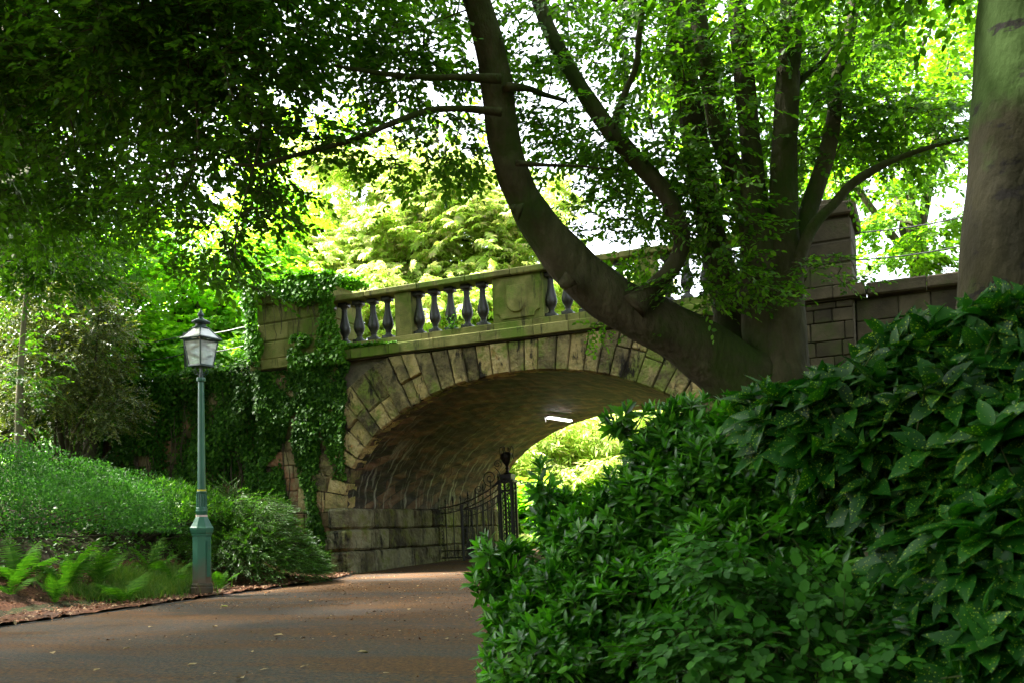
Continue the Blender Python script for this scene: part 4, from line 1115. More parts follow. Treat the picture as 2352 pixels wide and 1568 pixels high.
fol = Foliage(); twg = Foliage(); brb = MB(); brb.nodes = list(LIMBS[t1.name])
def beech(x, y, d, rx, ry, rd, nsub, per=9, size=.066, anchor=None, hang=0.0, L=.34):
    clump_sprays(fol, twg, P(x, y, d), (px(rx, d), rd, px(ry, d)), nsub, per, L, 9, 'ovate', size, droop=.3, sub=.42, hang=hang, twig=.0028, anchor=anchor, branch=brb)
A_left = P(1000,178,7.8); A_left2 = P(850,300,7.6); A_mid = P(1440,340,8.7); A_top = P(1120,60,8); A_r = P(1700,300,9.1); A_rr = P(1900,300,9.4)
for c in [
    (1010,150,8.2,170,50,.7,20,9,.066,A_left), (860,150,8.0,140,45,.7,16,8,.066,A_left), (960,230,8.0,190,40,.7,18,8,.066,A_left2),
    (860,330,7.6,150,40,.6,12,8,.064,A_left2), (720,345,7.5,110,40,.6,10,8,.064,A_left2), (1010,350,7.9,120,50,.6,14,9,.064,A_left2),
    (960,400,8.3,120,35,.6,7,6,.06,A_left2), (640,400,7.4,100,45,.5,7,8,.062,A_left2), (790,55,8,190,60,.8,18,9,.066,A_left),
    (1000,40,8.4,150,55,.8,15,9,.066,A_top), (1240,60,8.4,120,90,.8,18,9,.066,A_top), (1330,40,8.8,110,60,.8,11,8,.066,A_top),
    (1460,110,8.6,110,120,.8,24,10,.066,A_mid), (1240,170,8.3,60,70,.5,8,8,.066,A_mid),
    (1330,300,8.6,150,55,.8,24,10,.066,A_mid), (1480,330,8.4,130,90,.8,26,10,.066,A_mid), (1240,270,8.5,80,50,.5,12,9,.064,A_mid),
    (1430,440,8.7,130,70,.8,17,8,.064,A_mid), (1330,520,8.8,110,70,.8,12,7,.062,A_mid), (1560,470,8.2,90,110,.7,20,10,.064,A_mid),
    (1490,560,8.5,110,55,.7,14,8,.062,A_mid), (1590,300,8.4,110,140,.8,28,10,.066,A_r), (1560,100,8.6,110,120,.8,22,10,.066,A_r),
    (1690,200,8.5,120,160,.8,22,10,.066,A_r), (1690,430,8.3,100,110,.7,15,9,.064,A_r), (1640,560,8.0,90,90,.5,11,8,.060,A_r),
    (1700,640,7.9,100,80,.5,12,8,.058,A_r), (1590,660,8.0,90,50,.4,9,7,.056,A_mid), (1770,640,7.8,90,60,.4,5,6,.056,A_r), (1880,640,7.7,60,40,.3,4,5,.055,A_r),
    (1800,80,9.0,150,120,.9,28,10,.068,A_r), (1850,280,9.2,130,110,.9,26,10,.068,A_rr), (1950,200,9.4,130,120,.9,26,10,.068,A_rr),
    (1990,300,9.3,140,70,.8,22,10,.068,A_rr), (2080,310,9.0,120,60,.7,18,10,.068,A_rr), (1870,400,9.2,110,70,.7,9,8,.066,A_rr), (2000,80,9.6,150,110,.9,24,10,.068,A_rr),
    (1380,700,8.2,60,50,.3,3,5,.05,A_mid), (1460,775,8.2,40,35,.2,2,4,.05,A_mid),
    (1100,-220,8.2,420,170,1.6,60,11,.07,A_top), (1700,-220,9.0,420,180,1.8,70,11,.07,A_r), (700,-200,7.5,380,170,1.6,60,11,.07,A_left)]:
    c = list(c); c[2] += .55; c[6] = int(round(c[6]*(.60 if 1250 < c[0] < 1760 and c[1] > 0 else (.55 if c[0] < 1250 and c[1] > 0 else .85))))
    beech(*c)
fol.build('crown', M['beech'], t1); twg.build('twigs', M['twig'], t1); brb.build('crown_boughs', M['bark'], t1, True)  # brb holds the bough tubes that bear the sprays, not sprays themselves

# big trunk close by on the right
t2b = P(2300, 760, 5.6)
t2 = tag(empty('large_tree', (t2b[0], t2b[1], gz(t2b[0], t2b[1])), 0), 'massive smooth trunk rising beside the spotted shrub, moss and green light on its edge', 'tree')
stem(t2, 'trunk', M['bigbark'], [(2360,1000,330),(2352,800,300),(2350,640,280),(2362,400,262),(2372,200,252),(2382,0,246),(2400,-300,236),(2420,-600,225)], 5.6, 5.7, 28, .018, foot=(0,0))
fol = Foliage(); br2 = MB(); br2.nodes = list(LIMBS[t2.name])
for (x, y, d, rx, ry, rd, ns) in [(2300,-500,6,600,260,2.2,60), (1900,-420,6.5,380,200,1.8,45), (2900,-300,6.5,500,400,2.0,40)]:
    clump_sprays(fol, None, P(x, y, d), (px(rx, d), rd, px(ry, d)), ns, 14, .42, 9, 'ovate', .085, anchor=P(2400,-380,5.8), branch=br2)
for (x, y, z, rx_, ry_, rz_, ns) in [(4.5,3,6.6,3,3,1.2,60), (1.5,1,6.8,3,3,1.2,60), (5,-2,6.2,3.5,3.5,1.4,60), (0,-4,6.5,3.5,3,1.5,60), (-4,-3,6.5,3.5,3,1.5,60), (3,-7,3.6,4.5,1.6,3.2,90), (-3,-7.5,3.6,4.5,1.6,3.2,90), (9,0,4,2,5,3.5,80), (8.5,6,5,2.2,3.5,3.2,70), (-1.5,3.5,7.6,2.6,2.4,1.0,40), (4,6.5,8,2.6,2,1.2,40)]:  # unseen foliage added over and behind the viewpoint to darken the foreground
    clump_sprays(fol, None, (x, y, z), (rx_, ry_, rz_), ns, 11, .7, 8, 'ovate', .21, branch=br2)
fol.build('crown', M['canopy'], t2); br2.build('crown_boughs', M['bark'], t2, True)  # br2 holds this tree's bough tubes

# dark tree on the left whose boughs hang over the picture
t3b = P(10, 760, 23)
t3 = tag(empty('beech_tree', (t3b[0], t3b[1], gz(t3b[0], t3b[1])), 0), 'tall grey trunked tree whose dark canopy hangs over the lamp', 'tree')
stem(t3, 'trunk', M['bark2'], [(0,900,110),(2,740,98),(8,560,92),(16,400,86),(30,250,80),(42,100,74),(55,-60,68),(70,-300,55)], 23, 21, 16, .03, foot=(0,0))
stem(t3, 'limb', M['bark'], [(5,450,36),(60,405,30),(120,366,25),(200,315,21),(262,272,17),(335,215,13),(420,140,9)], 22.4, 10.5, 10, .04)
stem(t3, 'limb', M['bark'], [(40,240,40),(120,180,30),(260,120,24),(400,60,18),(520,20,12),(640,-10,8)], 22, 7.6, 10, .04)
stem(t3, 'limb', M['bark'], [(10,640,26),(70,560,20),(130,500,15),(205,470,10),(240,440,6)], 22, 17, 8, .05)
stem(t3, 'branch', M['bark'], [(430,40,9),(448,150,8),(452,250,7),(455,330,6),(440,400,5),(420,440,4)], 7.8, 7.5, 6, .06)
stem(t3, 'branch', M['bark'], [(560,20,8),(590,160,7),(600,300,6),(570,430,5),(545,520,4),(540,590,3)], 7.6, 7.3, 6, .06)
fol = Foliage(); twg = Foliage(); brb = MB(); brb.nodes = list(LIMBS[t3.name])
A1 = P(260,120,9); A2 = P(480,120,7.7); A3 = P(120,366,11)
def canopy(x, y, d, rx, ry, rd, nsub, per=9, size=.07, anchor=A1, hang=0., L=.36):
    clump_sprays(fol, twg, P(x, y, d), (px(rx, d), rd, px(ry, d)), nsub, per, L, 9, 'ovate', size, droop=.3, sub=.45, hang=hang, twig=.003, anchor=anchor, branch=brb)
for c in [
    (120,40,8.5,230,110,1.2,50,11,.07,A1), (380,60,7.8,180,110,1.0,44,11,.07,A2), (600,70,7.6,130,90,.9,24,10,.068,A2), (130,190,9,210,110,1.2,44,11,.07,A1),
    (340,190,8.2,160,100,1.0,38,10,.07,A2), (530,200,7.7,110,80,.8,18,9,.066,A2), (650,190,7.6,70,80,.6,9,8,.066,A2), (120,340,10.5,200,110,1.2,44,11,.072,A3),
    (290,340,9.2,150,90,1.1,26,9,.07,A3), (470,320,7.8,110,80,.8,12,8,.066,A2), (590,310,7.5,70,60,.6,5,8,.064,A2), (220,470,11,140,80,1.0,22,9,.07,A3), (110,480,11.5,150,90,1.0,28,10,.07,A3),
    (420,430,7.8,80,60,.7,7,8,.064,A2), (550,430,7.4,50,60,.5,3,8,.062,A2), (500,540,7.5,70,60,.5,7,7,.062,A2), (600,500,7.4,45,50,.4,3,7,.06,A2), (400,540,8.2,70,70,.6,7,8,.064,A2), (470,630,7.6,40,40,.3,2,6,.06,A2), (555,620,7.5,30,40,.3,2,5,.058,A2),
    (150,580,14,120,80,.9,22,9,.08,A3), (50,600,14,120,90,.9,26,9,.08,A3),
    (200,-180,8,420,170,1.8,80,12,.075,A1), (600,-160,7.6,300,140,1.5,50,12,.075,A2), (-200,150,9,200,350,1.8,60,12,.08,A1)]:
    canopy(*c)
for (x, y, z, r_) in [(-9,7,8.5,2.6),(-7,11,10,2.8),(-11,12,9.5,3),(-5,8,11,2.6),(-13,9,8,2.8),(-9,16,11.5,3),(-14,16,10,3.2),(-3.5,12,11.5,2.6),(-16,12,8,3),(-4,4,9,2.6),(-9,2,8,3),(-12,18,13.5,3),(-8,20,14,3),(-4,19,14.5,3),(-1,17,14.5,2.8),(-6,15,13.5,2.8),(-2,21.5,15.5,2.8),(1.5,19.5,15.5,2.8),(-13.5,25.5,12.5,2.8),(-8.5,9.5,9,2.4),(-6.5,7.5,8.8,2.4),(-9.5,8,8.5,2.4),(-7,5,10,2.6),(-6,12,11.5,2.6)]:  # unseen high clumps added to keep sun off the path, bank and bridge
    clump_sprays(fol, None, (x, y, z), (r_, r_, r_*.55), 62, 10, .7, 8, 'ovate', .20, anchor=(x, y, z-1.5), branch=brb)
fol.build('crown', M['canopy'], t3); twg.build('twigs', M['twig'], t3); brb.build('crown_boughs', M['bark'], t3, True)  # brb here is bough tubes only

# slim young trunk on the bank
sb = P(42, 1060, 18.5)
t4 = tag(empty('young_tree', (sb[0], sb[1], gz(sb[0], sb[1])), 0), 'slim brown young trunk standing in the clipped mound on the bank', 'tree')
stem(t4, 'trunk', M['bark2'], [(42,1075,19),(43,1000,17),(44,940,19),(46,880,15),(50,800,13),(58,700,10),(66,600,8)], 18.5, 18.6, 10, .03, foot=(0,0))
fol = Foliage()
for c in [(60,880,18.4,70,60,.5,8), (20,960,18.3,60,60,.4,6), (90,760,18.5,80,70,.6,8), (50,650,18.5,90,80,.7,10)]:
    x, y, d, rx, ry, rd, ns = c
    clump_sprays(fol, None, P(x, y, d), (px(rx, d), rd, px(ry, d)), ns, 7, .35, 8, 'ovate', .085)
fol.build('crown', M['canopy'], t4)

def far_tree(name, label, x, y, d, clumps, mat, leaf, size, L, m, trunk=None, base_y=None, per=10, tmat='bark'):
    b = P(x, y, d); r = tag(empty(name, (b[0], b[1], gz(b[0], b[1])), 0), label, 'tree')
    zt = b[2]+1.0; g0 = gz(b[0], b[1])
    bm_ = MB(); w = trunk or .3
    top = np.array((b[0], b[1], zt))
    bm_.tube([(b[0], b[1], g0-.3), (b[0]+.1, b[1], (g0+zt)/2), tuple(top)], [w, w*.8, w*.5], 10, rough=.04, sub=5)
    fol = Foliage()
    for (cx, cy, cd, rx, ry, rd, ns) in clumps:
        c = P(cx, cy, cd)
        bm_.tube([top*.4+np.array((b[0], b[1], (g0+zt)/2))*.6, (top+c)/2+rng.normal(0, .3, 3), c], [w*.4, w*.25, w*.08], 7, rough=.04, sub=4)
        clump_sprays(fol, None, c, (px(rx, cd), rd, px(ry, cd)), ns, per, L, m, leaf, size, sub=.36, anchor=None)
    bm_.build('trunk', M[tmat], r, True)
    fol.build('crown', mat, r)
    return r

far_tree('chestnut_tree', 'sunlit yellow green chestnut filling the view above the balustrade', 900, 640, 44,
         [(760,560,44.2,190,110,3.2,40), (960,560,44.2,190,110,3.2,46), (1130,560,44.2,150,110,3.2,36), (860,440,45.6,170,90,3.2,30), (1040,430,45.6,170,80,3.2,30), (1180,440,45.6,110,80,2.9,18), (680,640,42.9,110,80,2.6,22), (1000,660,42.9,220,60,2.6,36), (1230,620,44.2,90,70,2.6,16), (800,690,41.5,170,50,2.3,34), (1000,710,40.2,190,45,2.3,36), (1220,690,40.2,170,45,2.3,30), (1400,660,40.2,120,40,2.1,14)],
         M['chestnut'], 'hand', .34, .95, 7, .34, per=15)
far_tree('broadleaf_tree', 'bright green tree rising behind the ivy wall and lamp', 440, 760, 29,
         [(430,640,29,130,110,2,34), (540,600,30,110,100,2,26), (330,660,28,120,110,2,44), (300,560,29,110,90,2,26), (480,760,28,120,70,1.6,28), (600,640,30,80,90,1.6,16), (560,740,28,90,60,1.4,18), (640,560,31,70,80,1.6,10), (380,790,27,110,50,1.4,30), (620,480,32,90,80,1.8,16), (350,830,26.5,120,40,1.2,26), (480,810,26.5,120,40,1.2,28), (580,800,26.5,80,50,1.2,22), (270,790,26,90,60,1.2,20), (520,690,28,120,70,1.6,30)],
         M['bright'], 'ovate', .19, .6, 8, .22, per=12)
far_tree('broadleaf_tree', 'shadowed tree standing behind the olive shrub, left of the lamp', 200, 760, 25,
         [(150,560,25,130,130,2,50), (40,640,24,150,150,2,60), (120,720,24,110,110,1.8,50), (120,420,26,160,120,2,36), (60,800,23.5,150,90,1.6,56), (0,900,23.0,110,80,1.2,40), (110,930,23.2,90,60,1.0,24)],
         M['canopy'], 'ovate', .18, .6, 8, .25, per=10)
far_tree('broadleaf_tree', 'leafy tree beyond the far pier, trunk seen past the wire fence', 2100, 560, 27,
         [(2080,400,27,120,60,1.6,16), (2200,300,28,110,110,1.8,18), (2040,520,26,80,60,1.2,10), (2160,540,26,90,60,1.2,12), (2060,230,28,140,110,2,22), (2180,130,29,140,100,2,20), (1960,420,27,90,70,1.4,10), (2100,600,25.5,120,30,1.0,12), (2150,40,29,160,80,2,18)],
         M['midgreen'], 'ovate', .16, .55, 8, .32, per=13)
far_tree('broadleaf_tree', 'pale green tree at the back between the beech stems', 1750, 420, 36,
         [(1700,120,36,160,120,2.5,26), (1850,180,36,150,130,2.5,26), (1960,60,37,170,110,2.5,24), (1560,200,36,120,130,2.5,12), (1880,360,35,140,90,2.2,16), (1760,420,35,110,80,2,10), (2120,80,38,160,120,2.5,18)],
         M['midgreen'], 'ovate', .22, .7, 8, .35, per=14)
far_tree('broadleaf_tree', 'thin topped distant tree showing against the white sky', 1000, 330, 56,
         [(900,290,56.3,150,60,3.2,7), (1040,330,56.3,130,60,3.2,8), (720,330,56.3,110,90,3.2,14), (620,300,56.3,110,120,3.2,18), (560,400,53.6,120,90,3.2,20), (820,360,56.3,120,60,3.2,12)],
         M['bright'], 'ovate', .32, 1.0, 8, .4, per=8)
# beyond the tunnel
far_tree('broadleaf_tree', 'sunlit weeping tree seen through the tunnel past the gate', 1310, 1120, 37,
         [(1230,1020,36,80,60,1.4,24), (1340,990,36,90,60,1.4,30), (1420,1010,36,70,70,1.4,26), (1290,1090,35,90,50,1.4,24), (1500,1060,36,90,80,1.4,20), (1390,1090,35,70,50,1.4,22), (1440,950,36,90,40,1.4,18)],
         M['chestnut'], 'slim', .36, .8, 9, .2, per=15)
far_tree('broadleaf_tree', 'bright shrubby tree low in the tunnel opening', 1330, 1180, 34,
         [(1240,1150,33.5,60,35,1.2,16), (1330,1160,34,80,35,1.2,20), (1430,1150,34,80,45,1.2,18), (1270,1200,33,60,30,1.0,14)],
         M['bright'], 'ovate', .26, .7, 8, .15, per=10)

# ------------------------------------------------------------------ bank planting
def on_ground(x, y, lift=0): return np.stack((x, y, ground_z(x, y)+lift), -1)

def mound(name, label, cat, c, rad, n, leaf, size, mat, rot=0.0, up=.35, depth=.12, seed=1, hole=None):
    """leafy mound: leaves over a lumpy half ellipsoid shell"""
    r = tag(empty(name, (c[0], c[1], gz(c[0], c[1])), 0), label, cat)
    d = unit(rng.normal(size=(n, 3))); d[:, 2] = np.abs(d[:, 2])*1.0-.15
    lump = 1+.15*np.sin(d[:, 0]*5+seed)*np.sin(d[:, 1]*6+seed*2)+.07*np.sin(d[:, 0]*11+d[:, 2]*9+seed)+.05*np.sin(d[:, 1]*17+d[:, 0]*13)
    rr = lump*(1-np.abs(rng.normal(0, depth, n)))
    q = d*rr[:, None]*np.array(rad)
    ca, sa = math.cos(rot), math.sin(rot)
    q = np.stack((q[:, 0]*ca-q[:, 1]*sa, q[:, 0]*sa+q[:, 1]*ca, q[:, 2]), -1)+np.array(c)
    zz = ground_z(q[:, 0], q[:, 1]); q = q[q[:, 2] > zz]; d = d[:len(q)]
    nn = len(q)
    nrm_ = unit((q-np.array(c))/np.array(rad)**2)
    D = nrm_*.6+rng.normal(0, .6, (nn, 3)); D[:, 2] += up
    Nn = nrm_+rng.normal(0, .5, (nn, 3))
    fol = Foliage(); V, F = scatter(leaf, q, frames(D, Nn), size*rng.uniform(.6, 1.3, nn)); fol.add(V, F)
    fol.build('foliage', mat, r)
    b = MB()
    for k in range(26):
        e = q[rng.integers(nn)]; b0 = np.array((c[0], c[1], gz(c[0], c[1])))+rng.normal(0, .15, 3)*(1,1,0)
        b.tube([b0, (b0+e)/2+rng.normal(0, .1, 3), e], [.02, .014, .005], 5, sub=3)
    b.build('branches', M['twig'], r)
    return r
mc = P(40, 1165, 16.7)
mound('shrub', 'low rounded dark green clipped shrub on the bank above the ferns', 'shrub', (mc[0], mc[1], mc[2]-.30), (2.75,1.7,1.45), 46000, 'rhomb', .050, M['box'], .2, depth=.16, seed=1)
mc = P(330, 1130, 18.8)
mound('shrub', 'loose light green spreading shrub on the slope behind the lamp', 'shrub', (mc[0], mc[1], mc[2]-.5), (1.7,1.2,.85), 9000, 'slim', .11, M['cover'], .1, depth=.2, seed=4)

# feathery low shrub right of the lamp: long arching sprays
def spreading(label, x, y, d, rx, ry, n, mat, seedv, tip=.0):
    c = P(x, y, d); g0 = gz(c[0], c[1])
    r = tag(empty('spreading_shrub', (c[0], c[1], g0), 0), label, 'shrub')
    a = rng.uniform(0, 2*math.pi, n); q = np.sqrt(rng.random(n))
    X = c[0]+rx*q*np.cos(a); Y = c[1]+ry*q*np.sin(a)
    h = (.75+.25*np.sin(X*4+seedv)*np.cos(Y*3))*(1-q**1.8*.8)*(c[2]-g0)*1.65
    Z = ground_z(X, Y)+h*(1-np.abs(rng.normal(0, .22, n)))+.03
    pos = np.stack((X, Y, Z), -1)
    D = np.stack((np.cos(a)*.8+.35, np.sin(a)*.6-.35, .25-.35*q+rng.normal(0, .2, n)), -1)+rng.normal(0, .2, (n, 3))
    Nn = np.zeros((n, 3)); Nn[:, 2] = 1; Nn += rng.normal(0, .3, (n, 3))
    V, F, TV, TF = sprays(pos, D, Nn, .34, 13, 'slim', .075, jit=.2, droop=.05, pitch=48, twig=.004)
    fol = Foliage(); fol.add(V, F); fol.build('foliage', mat, r)
    tw = Foliage(); tw.add(TV, TF); tw.build('twigs', M['twig'], r)
spreading('feathery low dark shrub spreading over the mulch at the abutment foot', 592, 1195, 19.1, 1.15, 1.2, 2500, M['juniper'], 1)
spreading('brighter feathery shrub just behind the lamp post', 545, 1165, 19.4, 1.0, 1.1, 1500, M['cover'], 3)
spreading('spreading dark shrub at the foot of the ivy wall, left of the lamp', 400, 1150, 20.6, 1.3, 1.1, 1500, M['juniper'], 5)

# loose ground cover over the whole bank
n = 26000
X = rng.uniform(-16, -3.6, n); Y = rng.uniform(11, 24.5, n)
dl = poly_dist(X, Y, LEFT); s_, t_ = to_st(X, Y)
k = (dl > 1.15+.5*np.sin(Y*1.7)+.25*np.sin(X*3)) & (t_ < .1) & (s_ < -.5)
X, Y = X[k], Y[k]; n = len(X)
hgt = .10+.22*(smooth_noise(X, Y, .9, 71)+2)/4
pos = on_ground(X, Y); pos[:, 2] += np.clip(hgt, .04, .6)*rng.random(n)**.5
D = rng.normal(0, .7, (n, 3)); D[:, 2] = np.abs(D[:, 2])*.5+.1
V, F = scatter('ovate', pos, frames(D, rng.normal(0, .4, (n, 3))+(0,-.25,1)), .085*rng.uniform(.5, 1.3, n))
fol = Foliage(); fol.add(V, F); gc = fol.build('ground_cover', M['cover'])
tag(gc, 'mixed green ground cover plants over the left bank', 'ground cover', kind='stuff')

# grass tufts near the edge
def blades(n, cx, cy, h, w, spread):
    pos = np.stack((cx, cy, ground_z(cx, cy)), -1)
    lean = rng.normal(0, spread, (n, 3)); lean[:, 2] = 1
    d = unit(lean); side = unit(np.cross(d, rng.normal(size=(n, 3))))
    hh = h*rng.uniform(.5, 1.2, n)
    p1 = pos+d*hh[:, None]*.55; bend = np.stack((lean[:, 0], lean[:, 1], np.zeros(n)), -1)
    p2 = pos+d*hh[:, None]+bend*hh[:, None]*.5-np.array((0,0,1))*hh[:, None]*.12
    V = np.stack((pos-side*w, pos+side*w, p1+side*w*.8, p1-side*w*.8, p2+side*w*.15, p2-side*w*.15), 1).reshape(-1, 3)
    F = (np.array([(0,1,2,3),(3,2,4,5)])[None]+(np.arange(n)*6)[:, None, None]).reshape(-1, 4)
    return V, F
fol = Foliage()
for (x, y, d, sx, sy, n, h) in [(335,1318,16.3,.75,.3,3200,.34), (300,1300,15.6,.5,.3,1000,.30), (180,1330,15.0,.7,.3,1000,.26), (260,1345,15.1,.4,.25,700,.28), (395,1250,17.4,.5,.4,1400,.30)]:
    c = P(x, y, d); V, F = blades(n, c[0]+rng.normal(0, sx*.5, n), c[1]+rng.normal(0, sy*.6, n), h, .0045, .28); fol.add(V, F)
gr = fol.build('grass', M['grass']); tag(gr, 'tufts of fine green grass between the ferns and lamp', 'grass', kind='stuff')

# ferns
def frond_mesh(seedv, L=.62):
    r = np.random.default_rng(seedv); fol = Foliage(); np_ = 20
    u = np.linspace(.06, .99, np_)
    P_ = []; D = []; Nn = []; S = []
    for i, t in enumerate(u):
        x = t*L; z = .55*L*(t-.95*t*t)
        slope = .55*(1-1.9*t); tang = unit(np.array((1, 0, slope)))
        nrm_ = unit(np.array((-slope, 0, 1)))
        ln = .155*L/.62*math.sin(math.pi*min(1, (t*.92+.10)))**.75
        for sg in (-1, 1):
            P_.append((x, 0, z)); D.append(tang*.42+np.array((0, sg, 0))-nrm_*.22+r.normal(0, .05, 3)); Nn.append(nrm_+np.array((0, sg*.15, 0))); S.append(ln*r.uniform(.9, 1.1))
    P_ = np.array(P_); fr_ = frames(np.array(D), np.array(Nn)); S = np.array(S)
    lv = np.array([(0,-.07,0),(.12,-.105,0),(.30,-.095,-.01),(.32,-.075,-.01),(.52,-.07,-.02),(.55,-.05,-.02),(.78,-.035,-.05),(1,0,-.1),
                   (1,0,-.1),(.78,.035,-.05),(.55,.05,-.02),(.52,.07,-.02),(.32,.075,-.01),(.30,.095,-.01),(.12,.105,0),(0,.07,0)])
    lf = np.array([(i, i+1, 14-i, 15-i) for i in range(7)])
    lv[:, 1] *= .95
    V = np.einsum('nij,mj->nmi', fr_, lv)*S[:, None, None]+P_[:, None, :]
    F = lf[None]+(np.arange(len(P_))*16)[:, None, None]
    fol.add(V.reshape(-1, 3), F.reshape(-1, 4))
    w = .004; q = np.array([(t*L, sg*w*(1-t*.7), .55*L*(t-.95*t*t)-.004) for t in np.linspace(0, 1, 9) for sg in (-1, 1)])
    fol.add(q, np.array([(2*i, 2*i+1, 2*i+3, 2*i+2) for i in range(8)]))
    return quad_mesh('frond', np.concatenate(fol.V), np.concatenate(fol.F))
fm = [frond_mesh(k) for k in range(4)]
for m_ in fm: m_.materials.append(M['fern'])
def fern(x, y, d, nf, scale, label):
    nf = max(4, int(nf*.8))
    c = P(x, y, d); g0 = gz(c[0], c[1])
    r = tag(empty('fern', (c[0], c[1], g0), random.uniform(0, 6)), label, 'fern', 'ferns on the mulch bank')
    for k in range(nf):
        o = bpy.data.objects.new('frond', fm[k % 4]); COL.objects.link(o); o.parent = r
        o.rotation_euler = (random.uniform(-.25, .25), R(random.uniform(-58, -14)), 2*math.pi*k/nf+random.uniform(-.3, .3))
        sc_ = 1.25*scale*random.uniform(.75, 1.2); o.scale = (sc_, sc_, sc_); o.location = (0, 0, .03)
for a_ in [(40,1300,14.6,9,1.15,'large upright fern at the edge of the picture, below the clipped mound'), (150,1290,15.0,9,1.15,'tall arching fern under the middle of the clipped mound'), (225,1280,15.6,8,1.0,'fern half hidden in grass against the mound'),
           (285,1335,14.9,8,1.0,'broad bright fern overhanging the mulch nearest the lamp'), (125,1360,14.2,6,.8,'small flat fern lying out on the mulch'), (25,1350,14.0,6,.75,'low fern sprawling at the picture edge'),
           (345,1225,17.2,7,.95,'yellow green fern on the slope beside the mound'), (390,1240,17.0,6,.85,'yellow green fern directly behind the lamp base'), (505,1275,17.2,4,.6,'little fern poking out past the lamp base')]:
    fern(*a_)

# olive leaved shrub on the left bank
c = P(150, 930, 20.5); os_ = tag(empty('tall_shrub', (c[0], c[1], gz(c[0], c[1])), 0), 'tall loose shrub with tiny olive leaves on the left bank', 'shrub')
fol = Foliage(); br = MB(); tw = Foliage()
base_ = np.array((c[0], c[1], gz(c[0], c[1])))
for (x, y, d, rx, ry, rd, ns) in [(120,700,20.3,120,90,1.0,44), (60,800,20,100,100,.9,44), (190,790,20.2,90,100,1.0,44), (240,880,20.4,50,80,.7,14), (140,890,20,110,70,.9,26), (60,930,19.6,90,70,.8,20), (230,950,20,90,60,.8,20), (120,610,20.6,90,60,.8,14), (230,690,20.6,70,70,.7,12)]:
    q = P(x, y, d); br.tube([base_, (base_+q)/2+rng.normal(0, .15, 3), q], [.05, .03, .012], 6, sub=4)
    clump_sprays(fol, tw, q, (px(rx, d), rd, px(ry, d)), ns, 16, .36, 15, 'rhomb', .055, droop=.1, flat=.8, sub=.4, jit=.4, twig=.003, anchor=q, branch=br)
fol.build('foliage', M['olive'], os_); tw.build('twigs', M['twig'], os_); br.build('branches', M['bark'], os_, True)

# undergrowth behind the fence and beyond the tunnel
def stuff_cover(name, label, xs, ys, n, size, mat, hgt, leaf='ovate', cond=None):
    X = rng.uniform(*xs, n); Y = rng.uniform(*ys, n)
    if cond is not None: k = cond(X, Y); X, Y = X[k], Y[k]
    n = len(X); pos = on_ground(X, Y); pos[:, 2] += hgt*np.clip(.5+.3*smooth_noise(X, Y, .5, 91), .05, 1.4)*rng.random(n)**.6
    D = rng.normal(0, .8, (n, 3)); D[:, 2] = np.abs(D[:, 2])*.4
    V, F = scatter(leaf, pos, frames(D, rng.normal(0, .5, (n, 3))+(0,-.3,1)), size*rng.uniform(.6, 1.3, n))
    fol = Foliage(); fol.add(V, F); return tag(fol.build(name, mat), label, 'undergrowth', kind='stuff')
def behind_left(X, Y): s, t = to_st(X, Y); return (s < -1.6) & (s > -14) & (t > 1.0) & (t < 14)
stuff_cover('undergrowth', 'bright undergrowth rising behind the ivy wall', (-22,2), (22,42), 22000, .16, M['bright'], 1.6, cond=behind_left)
def beyond(X, Y): s, t = to_st(X, Y); return (t > 9) & (s > -4) & (s < 16)
stuff_cover('lawn_plants', 'sunlit low plants and grass beyond the tunnel', (-2,22), (26,64), 52000, .22, M['chestnut'], .7, cond=lambda X, Y: beyond(X, Y) & ((to_st(X, Y)[0] < .0) | (to_st(X, Y)[0] > 5.5) | (to_st(X, Y)[1] > 26)))
def behind_right(X, Y): s, t = to_st(X, Y); return (s > 10) & (s < 24) & (t > 1.5) & (t < 16)
stuff_cover('low_plants', 'green low plants behind the dark wing wall', (4,30), (10,34), 12000, .14, M['midgreen'], .8, cond=behind_right)

